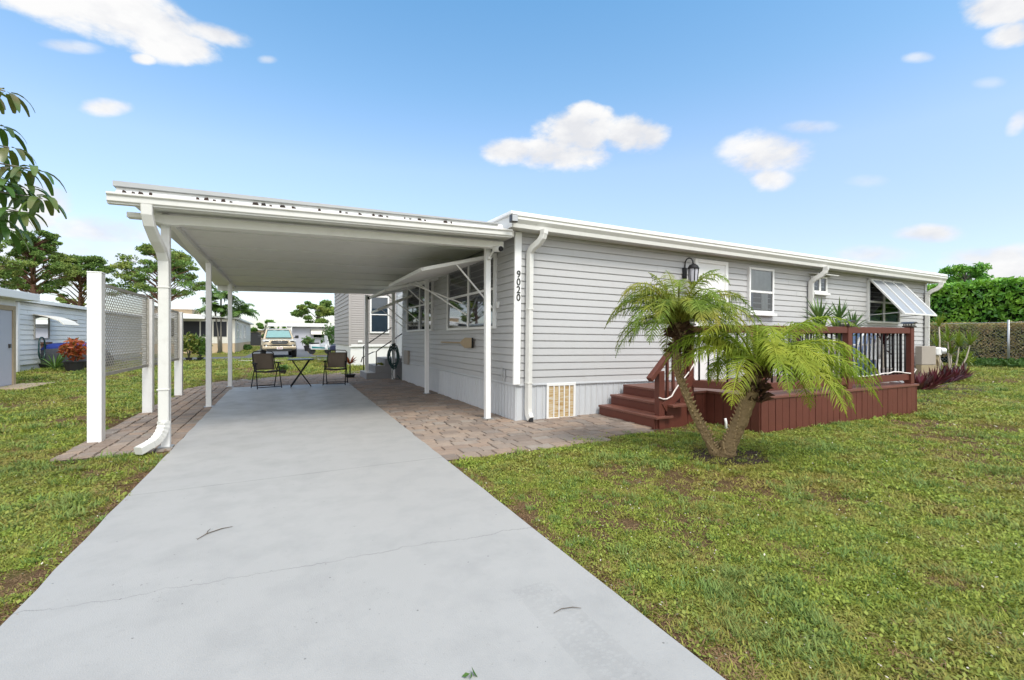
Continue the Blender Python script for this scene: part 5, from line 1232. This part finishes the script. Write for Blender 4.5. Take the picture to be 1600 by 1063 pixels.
# foreground umbrella tree reaching in from the left
UT = thing('umbrella_tree', 'umbrella tree with drooping glossy leaflets reaching in at the upper left edge', 'tree', (-3.0, 4.35, 0))
tm = MB(); fl = MB(); tm.tube([(0, 0, -.1), (.05, .02, .8), (0, .05, 1.6), (.05, 0, 2.4), (.1, 0, 3.1)], [.08, .07, .06, .045, .025], 10)
spots = [(8, 150, 3.0), (-22, 148, 3.1), (-4, 205, 3.05), (14, 238, 3.0), (-8, 245, 3.2), (24, 268, 3.1), (50, 272, 3.0), (12, 290, 3.0), (38, 300, 3.1), (66, 318, 3.0), (-5, 300, 2.9), (6, 335, 3.1), (30, 338, 3.0), (-12, 345, 3.0), (4, 362, 3.0), (48, 312, 3.2), (-30, 280, 3.0), (-40, 330, 3.0), (-60, 240, 3.0), (-60, 180, 3.0)]
def umbrella_leaf(q):
    a0 = random.random() * 6
    for k in range(8):
        a = a0 + k * .785; el = random.uniform(-.5, .15); L_ = random.uniform(.13, .19); d = Vector((math.cos(a) * math.cos(el), math.sin(a) * math.cos(el), math.sin(el))); sd = Vector((-math.sin(a), math.cos(a), 0)); p = q + d * .03; vs = []
        for j in range(6):
            t_ = j / 5; w_ = .023 * (.45 + math.sin(math.pi * min(1, t_ * .9 + .05))) * .62; upn = Vector((0, 0, .3 * w_))
            vs += [p - sd * w_ + upn, p, p + sd * w_ + upn]; p = p + d * L_ / 5; d = (d + Vector((0, 0, -.42))).normalized()
        fl.add(vs, [(3 * j + i, 3 * j + i + 1, 3 * j + i + 4, 3 * j + i + 3) for j in range(5) for i in (0, 1)])
for (px, py, D) in spots:
    q = P(px, D, ZZ(py, D)) - UT.location + Vector((0, 0, .03))
    s = Vector((.05, 0, min(2.9, q.z + .05))); mid_ = s.lerp(q, .6) + Vector((0, 0, .06)); tm.tube([s, mid_, q], [.014, .008, .004], 5)
    umbrella_leaf(q)
for i in range(60):    # the rest of the crown, away from the drive
    q = Vector((random.uniform(-1.3, -.15), random.uniform(-1.0, 1.1), random.uniform(1.75, 3.5)))
    s = Vector((.05, 0, min(3.0, q.z * .9))); tm.tube([s, s.lerp(q, .6) + Vector((0, 0, .06)), q], [.013, .007, .003], 5); umbrella_leaf(q)
tm.build('trunk', M['gbark'], UT, smooth=True); fl.build('crown', M['scheff'], UT, smooth=True, recalc=False)
# ------------------------------------------------------------------ grass
lib = bpy.data.collections.new('grass_tufts')
def tuft(name, n, rad, hmin, hmax, w, spread, mat, broad=False):
    mb = MB()
    for i in range(n):
        a = random.random() * 6.283; r = rad * math.sqrt(random.random()); p = Vector((r * math.cos(a), r * math.sin(a), -.004))
        h = random.uniform(hmin, hmax); az = random.random() * 6.283; el = R(random.uniform(*spread)); d = Vector((math.cos(az) * math.cos(el), math.sin(az) * math.cos(el), math.sin(el)))
        sd = Vector((-math.sin(az), math.cos(az), 0)); ww = w * random.uniform(.7, 1.3) * .5
        if broad:
            q = p + Vector((0, 0, h * .6)); e = q + d * h * .9
            mb.add([q, q.lerp(e, .5) - sd * ww * 2, e, q.lerp(e, .5) + sd * ww * 2], [(0, 1, 2, 3)])
        else:
            m = p + d * h * .55; e = m + (d + Vector((0, 0, -.55))).normalized() * h * .5
            mb.add([p - sd * ww, p + sd * ww, m - sd * ww * .85, m + sd * ww * .85, e], [(0, 1, 3, 2), (2, 3, 4)])
    o = mb.build(name, M[mat], recalc=False); C.objects.unlink(o); lib.objects.link(o); return o
tuft('tuft_a', 34, .085, .02, .048, .008, (10, 70), 'grass')
tuft('tuft_b', 30, .08, .018, .042, .0095, (0, 55), 'grass')
tuft('tuft_c', 30, .08, .014, .032, .009, (-5, 50), 'weed', True)
tuft('tuft_d', 26, .09, .02, .055, .004, (-5, 30), 'dry')
tuft('tuft_e', 30, .05, .04, .085, .008, (25, 75), 'lush')
tuft('tuft_f', 3, .06, .012, .026, .007, (-5, 30), 'fleck', True)
# rectangles with no grass: x0, x1, y0, y1
NO = [(-2.24, -1.2, 6.38, 14), (1.5, 3.16, 4.62, 14.6), (3.0, 4.8, 4.93, 6.5), (-2.1, 3.2, 13.6, 15.6), (-.8, 3.2, 15.5, 16.9), (3.1, 15.4, 6.3, 16.6), (5.7, 9.8, 4.12, 6.3), (5.1, 5.8, 5.0, 6.3), (4.7, 5.2, 4.9, 6.3),
      (-60, 60, 31.5, 41), (2.6, 15, 22, 29), (-16, -8.9, 18, 40), (-9.2, -6.5, 12, 17.1), (-2.4, 1.8, 41, 90)]
def scatter(n, d0, d1, scale, dens_noise=True):
    """random spots in the wedge the lawn is seen in, d0..d1 metres out"""
    n = int(n * 1.3); th = YAW + rng.uniform(-1.2, 1.2, n); d = np.sqrt(rng.uniform(d0 ** 2, d1 ** 2, n)); x = d * np.sin(th); y = d * np.cos(th)
    k = np.ones(n, bool)
    for (a, b, c, e) in NO: k &= ~((x > a) & (x < b) & (y > c) & (y < e))
    k &= ~((x > edge_left(y) - .03) & (x < edge_right(y) + .025) & (y < 13.7))
    pn = np.sin(x * 1.3 + 1.7 * np.sin(y * .9)) + np.sin(y * 1.9 + 1.3 * np.sin(x * 1.1 + 2)) + .7 * np.sin(x * 4.3 + y * 3.1) + .6 * np.sin(x * 8.1 - y * 6.7) + .5 * np.sin(x * 13.7 + 2 * np.sin(y * 5.1))
    bare = pn < -1.2
    k &= ~(bare & (rng.random(n) < .7))
    # thin, trodden strip beside the palm
    r2 = ((x - 4.35) / .5) ** 2 + ((y - 3.5) / .38) ** 2; k &= ~((r2 < 1) & (rng.random(n) < .85))
    x, y, pn = x[k], y[k], pn[k]; m = len(x)
    edge = (np.abs(x - edge_left(y)) < .17) | (np.abs(x - edge_right(y)) < .17)
    p = rng.random(m); idx = np.where(p < .46, 0, np.where(p < .80, 1, np.where(p < .89, 2, np.where(p < .93, 4, 3))))
    dry = (pn < -.7) & (rng.random(m) < .45) | edge & (rng.random(m) < .7); idx[dry] = 3; idx[rng.random(m) < .035] = 5
    idx[(pn > 1.0) & (rng.random(m) < .15)] = 2; idx[(np.sin(x * 2.9 + y * 1.3) + np.sin(y * 3.7 - x * 1.9) > 1.35) & (rng.random(m) < .14) & ~dry] = 4
    s = scale * (0.7 + .6 * rng.random(m)); return np.stack([x, y, np.full(m, .0)], 1), idx, s
parts = [scatter(36000, .5, 4.5, .74), scatter(44000, 4.5, 9, 1.02), scatter(34000, 9, 18, 1.6), scatter(32000, 18, 36, 2.4), scatter(14000, 36, 70, 3.4)]
P_ = np.concatenate([p[0] for p in parts]); I_ = np.concatenate([p[1] for p in parts]); S_ = np.concatenate([p[2] for p in parts])
me = bpy.data.meshes.new('grass'); me.vertices.add(len(P_)); me.vertices.foreach_set('co', P_.astype(np.float32).ravel())
a = me.attributes.new('idx', 'INT', 'POINT'); a.data.foreach_set('value', I_.astype(np.int32))
a = me.attributes.new('siz', 'FLOAT', 'POINT'); a.data.foreach_set('value', S_.astype(np.float32))
rot = np.stack([rng.normal(0, .12, len(P_)), rng.normal(0, .12, len(P_)), rng.uniform(0, 6.283, len(P_))], 1)
a = me.attributes.new('rot', 'FLOAT_VECTOR', 'POINT'); a.data.foreach_set('vector', rot.astype(np.float32).ravel())
me.update(); go = bpy.data.objects.new('grass', me); C.objects.link(go); tag(go, 'patchy green lawn grass with brown spots around the driveway', 'grass', kind='stuff')
ng = bpy.data.node_groups.new('grass_spread', 'GeometryNodeTree')
ng.interface.new_socket('Geometry', in_out='INPUT', socket_type='NodeSocketGeometry'); ng.interface.new_socket('Geometry', in_out='OUTPUT', socket_type='NodeSocketGeometry')
gi = ng.nodes.new('NodeGroupInput'); goN = ng.nodes.new('NodeGroupOutput'); ip = ng.nodes.new('GeometryNodeInstanceOnPoints'); ci = ng.nodes.new('GeometryNodeCollectionInfo')
ci.inputs['Collection'].default_value = lib; ci.inputs['Separate Children'].default_value = True; ci.inputs['Reset Children'].default_value = True
def attr(n, t):
    q = ng.nodes.new('GeometryNodeInputNamedAttribute'); q.data_type = t; q.inputs['Name'].default_value = n; return [o for o in q.outputs if o.enabled and o.name == 'Attribute'][0]
er = ng.nodes.new('FunctionNodeEulerToRotation')
ng.links.new(attr('rot', 'FLOAT_VECTOR'), er.inputs[0]); ng.links.new(er.outputs[0], ip.inputs['Rotation'])
ng.links.new(attr('siz', 'FLOAT'), ip.inputs['Scale']); ng.links.new(attr('idx', 'INT'), ip.inputs['Instance Index']); ip.inputs['Pick Instance'].default_value = True
ng.links.new(gi.outputs[0], ip.inputs['Points']); ng.links.new(ci.outputs[0], ip.inputs['Instance']); ng.links.new(ip.outputs[0], goN.inputs[0])
md = go.modifiers.new('spread', 'NODES'); md.node_group = ng

# ------------------------------------------------------------------ sky, sun, camera
EXPO = 1.3
SUN_EL, SUN_AZ = R(52), R(172)          # azimuth clockwise from +y: behind and to the right of the drive
w = bpy.data.worlds.new('World'); sc.world = w; w.use_nodes = True; nt = w.node_tree; nt.nodes.clear()
out = nt.nodes.new('ShaderNodeOutputWorld'); bg = nt.nodes.new('ShaderNodeBackground'); bg.inputs[1].default_value = .13
sky = nt.nodes.new('ShaderNodeTexSky'); sky.sky_type = 'NISHITA'; sky.sun_disc = False; sky.sun_elevation = SUN_EL; sky.sun_rotation = SUN_AZ
sky.air_density = 1.0; sky.dust_density = 1.2; sky.ozone_density = .9
tc = nt.nodes.new('ShaderNodeTexCoord'); D_ = tc.outputs['Generated']
fwd = Vector((SN, CS, 0)); rgt = Vector((CS, -SN, 0))
def dirv(px, py): return (fwd * F_PX + rgt * (px - CX) + Vector((0, 0, YH - py))).normalized()
def vm(op, a, b=None):
    n = nt.nodes.new('ShaderNodeVectorMath'); n.operation = op
    for i, v in enumerate((a, b)):
        if v is None: continue
        if isinstance(v, bpy.types.NodeSocket): nt.links.new(v, n.inputs[i])
        else: n.inputs[i].default_value = v
    return n.outputs['Value'] if op in ('DOT_PRODUCT', 'LENGTH') else n.outputs[0]
# each cloud is a cluster of soft lobes at its own bearing and height on the sky
CL = [(190, 22, 165, 48, 14, 1), (95, 8, 110, 26, 8, .9), (270, 70, 78, 30, 6, 1), (330, 52, 70, 18, 12, .8), (225, 92, 22, 10, 0, .8), (110, 73, 52, 11, 4, .45),
      (165, 168, 44, 15, 0, .75), (418, 93, 16, 7, 0, .35),
      (905, 208, 78, 44, -6, 1.1), (915, 178, 38, 20, 0, 1), (985, 212, 62, 34, 4, 1.05), (1015, 214, 34, 26, 0, .95), (800, 237, 58, 22, 0, .95), (870, 240, 95, 28, 2, 1),
      (1198, 242, 84, 40, 0, .8), (1205, 278, 38, 24, 10, .75), (1160, 235, 48, 24, 0, .6), (1262, 200, 52, 12, 0, .45),
      (1565, 14, 74, 34, 8, 1), (1580, 52, 42, 24, 0, .95), (1435, 90, 26, 9, 0, .4), (1590, 192, 18, 20, 0, .5), (1545, 130, 26, 9, 0, .25),
      (1450, 365, 66, 16, 0, .75), (1360, 398, 75, 18, 0, .55), (1560, 405, 110, 26, 0, .7), (1585, 425, 110, 30, 0, .8), (1355, 283, 35, 10, 0, .22),
      (62, 312, 56, 36, 0, .85), (30, 345, 70, 30, 0, .8), (165, 362, 100, 28, 4, .6), (110, 420, 260, 60, 0, .5), (300, 455, 120, 30, 0, .3)]
n1 = nt.nodes.new('ShaderNodeTexNoise'); n1.inputs['Scale'].default_value = 9; n1.inputs['Detail'].default_value = 7; n1.inputs['Roughness'].default_value = .58
mp = nt.nodes.new('ShaderNodeMapping'); mp.inputs['Scale'].default_value = (1, 1, 1.9); nt.links.new(D_, mp.inputs[0]); nt.links.new(mp.outputs[0], n1.inputs['Vector'])
n2 = nt.nodes.new('ShaderNodeTexNoise'); n2.inputs['Scale'].default_value = 26; n2.inputs['Detail'].default_value = 9; n2.inputs['Roughness'].default_value = .62; nt.links.new(mp.outputs[0], n2.inputs['Vector'])
wob = math_(nt, 'ADD', math_(nt, 'MULTIPLY', math_(nt, 'SUBTRACT', n1.outputs[0], .5), 1.9), math_(nt, 'MULTIPLY', math_(nt, 'SUBTRACT', n2.outputs[0], .5), 1.2))
dens = None; low = None
for (px, py, a_, b_, ang, k) in CL:
    c = dirv(px, py); ca, sa = math.cos(R(ang)), math.sin(R(ang))
    u = dirv(px + a_ * ca, py + a_ * sa) - c; v = dirv(px - b_ * sa, py + b_ * ca) - c
    la, lb = u.length, v.length; u.normalize(); v = (v - u * v.dot(u)); v.normalize()
    dl = vm('SUBTRACT', D_, tuple(c))
    x = vm('DOT_PRODUCT', dl, tuple(u / la)); y = vm('DOT_PRODUCT', dl, tuple(v / lb)); z = vm('DOT_PRODUCT', dl, tuple(c * 6))
    r2 = math_(nt, 'ADD', math_(nt, 'ADD', math_(nt, 'MULTIPLY', x, x), math_(nt, 'MULTIPLY', y, y)), math_(nt, 'MULTIPLY', z, z))
    e = math_(nt, 'MULTIPLY', math_(nt, 'ADD', math_(nt, 'SUBTRACT', 1.0, r2), math_(nt, 'MULTIPLY', wob, .95)), k * 1.0)
    e = math_(nt, 'MINIMUM', e, k)
    dens = e if dens is None else math_(nt, 'MAXIMUM', dens, e)
mr = nt.nodes.new('ShaderNodeMapRange'); mr.interpolation_type = 'SMOOTHSTEP'; mr.inputs['From Min'].default_value = -.1; mr.inputs['From Max'].default_value = .78; nt.links.new(dens, mr.inputs['Value'])
# added broken cloud deck overhead and behind, out of view, brightened for soft fill
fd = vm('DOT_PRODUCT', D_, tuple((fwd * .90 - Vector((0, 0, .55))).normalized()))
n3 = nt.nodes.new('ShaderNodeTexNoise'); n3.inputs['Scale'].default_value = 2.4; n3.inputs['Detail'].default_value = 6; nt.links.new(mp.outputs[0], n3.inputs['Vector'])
fill_deck = math_(nt, 'MULTIPLY', math_(nt, 'SUBTRACT', .05, fd), 3.0, True)
fill_deck = math_(nt, 'MULTIPLY', fill_deck, ramp(nt, n3.outputs[0], [(.36, 0.0), (.56, 1.0)]))
cover = math_(nt, 'MAXIMUM', mr.outputs[0], fill_deck)
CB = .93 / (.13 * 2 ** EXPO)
cloudc = mixc(nt, ramp(nt, n1.outputs[0], [(.38, 0.0), (.6, 1.0)]), (CB * .86, CB * .875, CB * .92), (CB * 1.06, CB * 1.06, CB * 1.06))
sz = nt.nodes.new('ShaderNodeSeparateXYZ'); nt.links.new(D_, sz.inputs[0])
tint = ramp(nt, sz.outputs[2], [(0, (.64, .64, .69)), (.18, (.79, .73, .75)), (.33, (.90, .88, .86)), (.46, (.70, .875, .88)), (.62, (.54, .86, .92))])
skyc = mixc(nt, 1.0, sky.outputs[0], tint, 'MULTIPLY')
hs_ = nt.nodes.new('ShaderNodeHueSaturation'); hs_.inputs['Saturation'].default_value = 1.0; hs_.inputs['Value'].default_value = 1.0; nt.links.new(skyc, hs_.inputs['Color'])
cloudc = mixc(nt, math_(nt, 'MULTIPLY', fill_deck, math_(nt, 'SUBTRACT', 1.0, mr.outputs[0])), cloudc, (CB * 2.25, CB * 2.2, CB * 2.12))  # added deck made brighter than the clouds in view, as fill light
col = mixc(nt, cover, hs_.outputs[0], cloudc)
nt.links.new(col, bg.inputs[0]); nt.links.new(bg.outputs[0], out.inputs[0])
sl_ = bpy.data.lights.new('sun', 'SUN'); sl_.energy = 1.2; sl_.angle = R(20); sl_.color = (1, .93, .83)
so_ = bpy.data.objects.new('sun', sl_); C.objects.link(so_)
sd = Vector((math.sin(SUN_AZ) * math.cos(SUN_EL), math.cos(SUN_AZ) * math.cos(SUN_EL), math.sin(SUN_EL)))
so_.rotation_euler = (-sd).to_track_quat('-Z', 'Y').to_euler(); so_.location = sd * 30
cam = bpy.data.cameras.new('camera'); co_ = bpy.data.objects.new('camera', cam); C.objects.link(co_)
cam.sensor_width = 36; cam.lens = 36 * F_PX / 1600; cam.shift_y = -(531.5 - YH) / 1600; cam.clip_end = 2000; cam.clip_start = .05
co_.location = (0, 0, HC); co_.rotation_euler = (R(90), 0, -YAW); sc.camera = co_
sc.view_settings.view_transform = 'Standard'; sc.view_settings.look = 'None'; sc.view_settings.gamma = 1; sc.view_settings.exposure = EXPO
sc.cycles.max_bounces = 8; sc.cycles.transparent_max_bounces = 12; sc.cycles.use_denoising = True
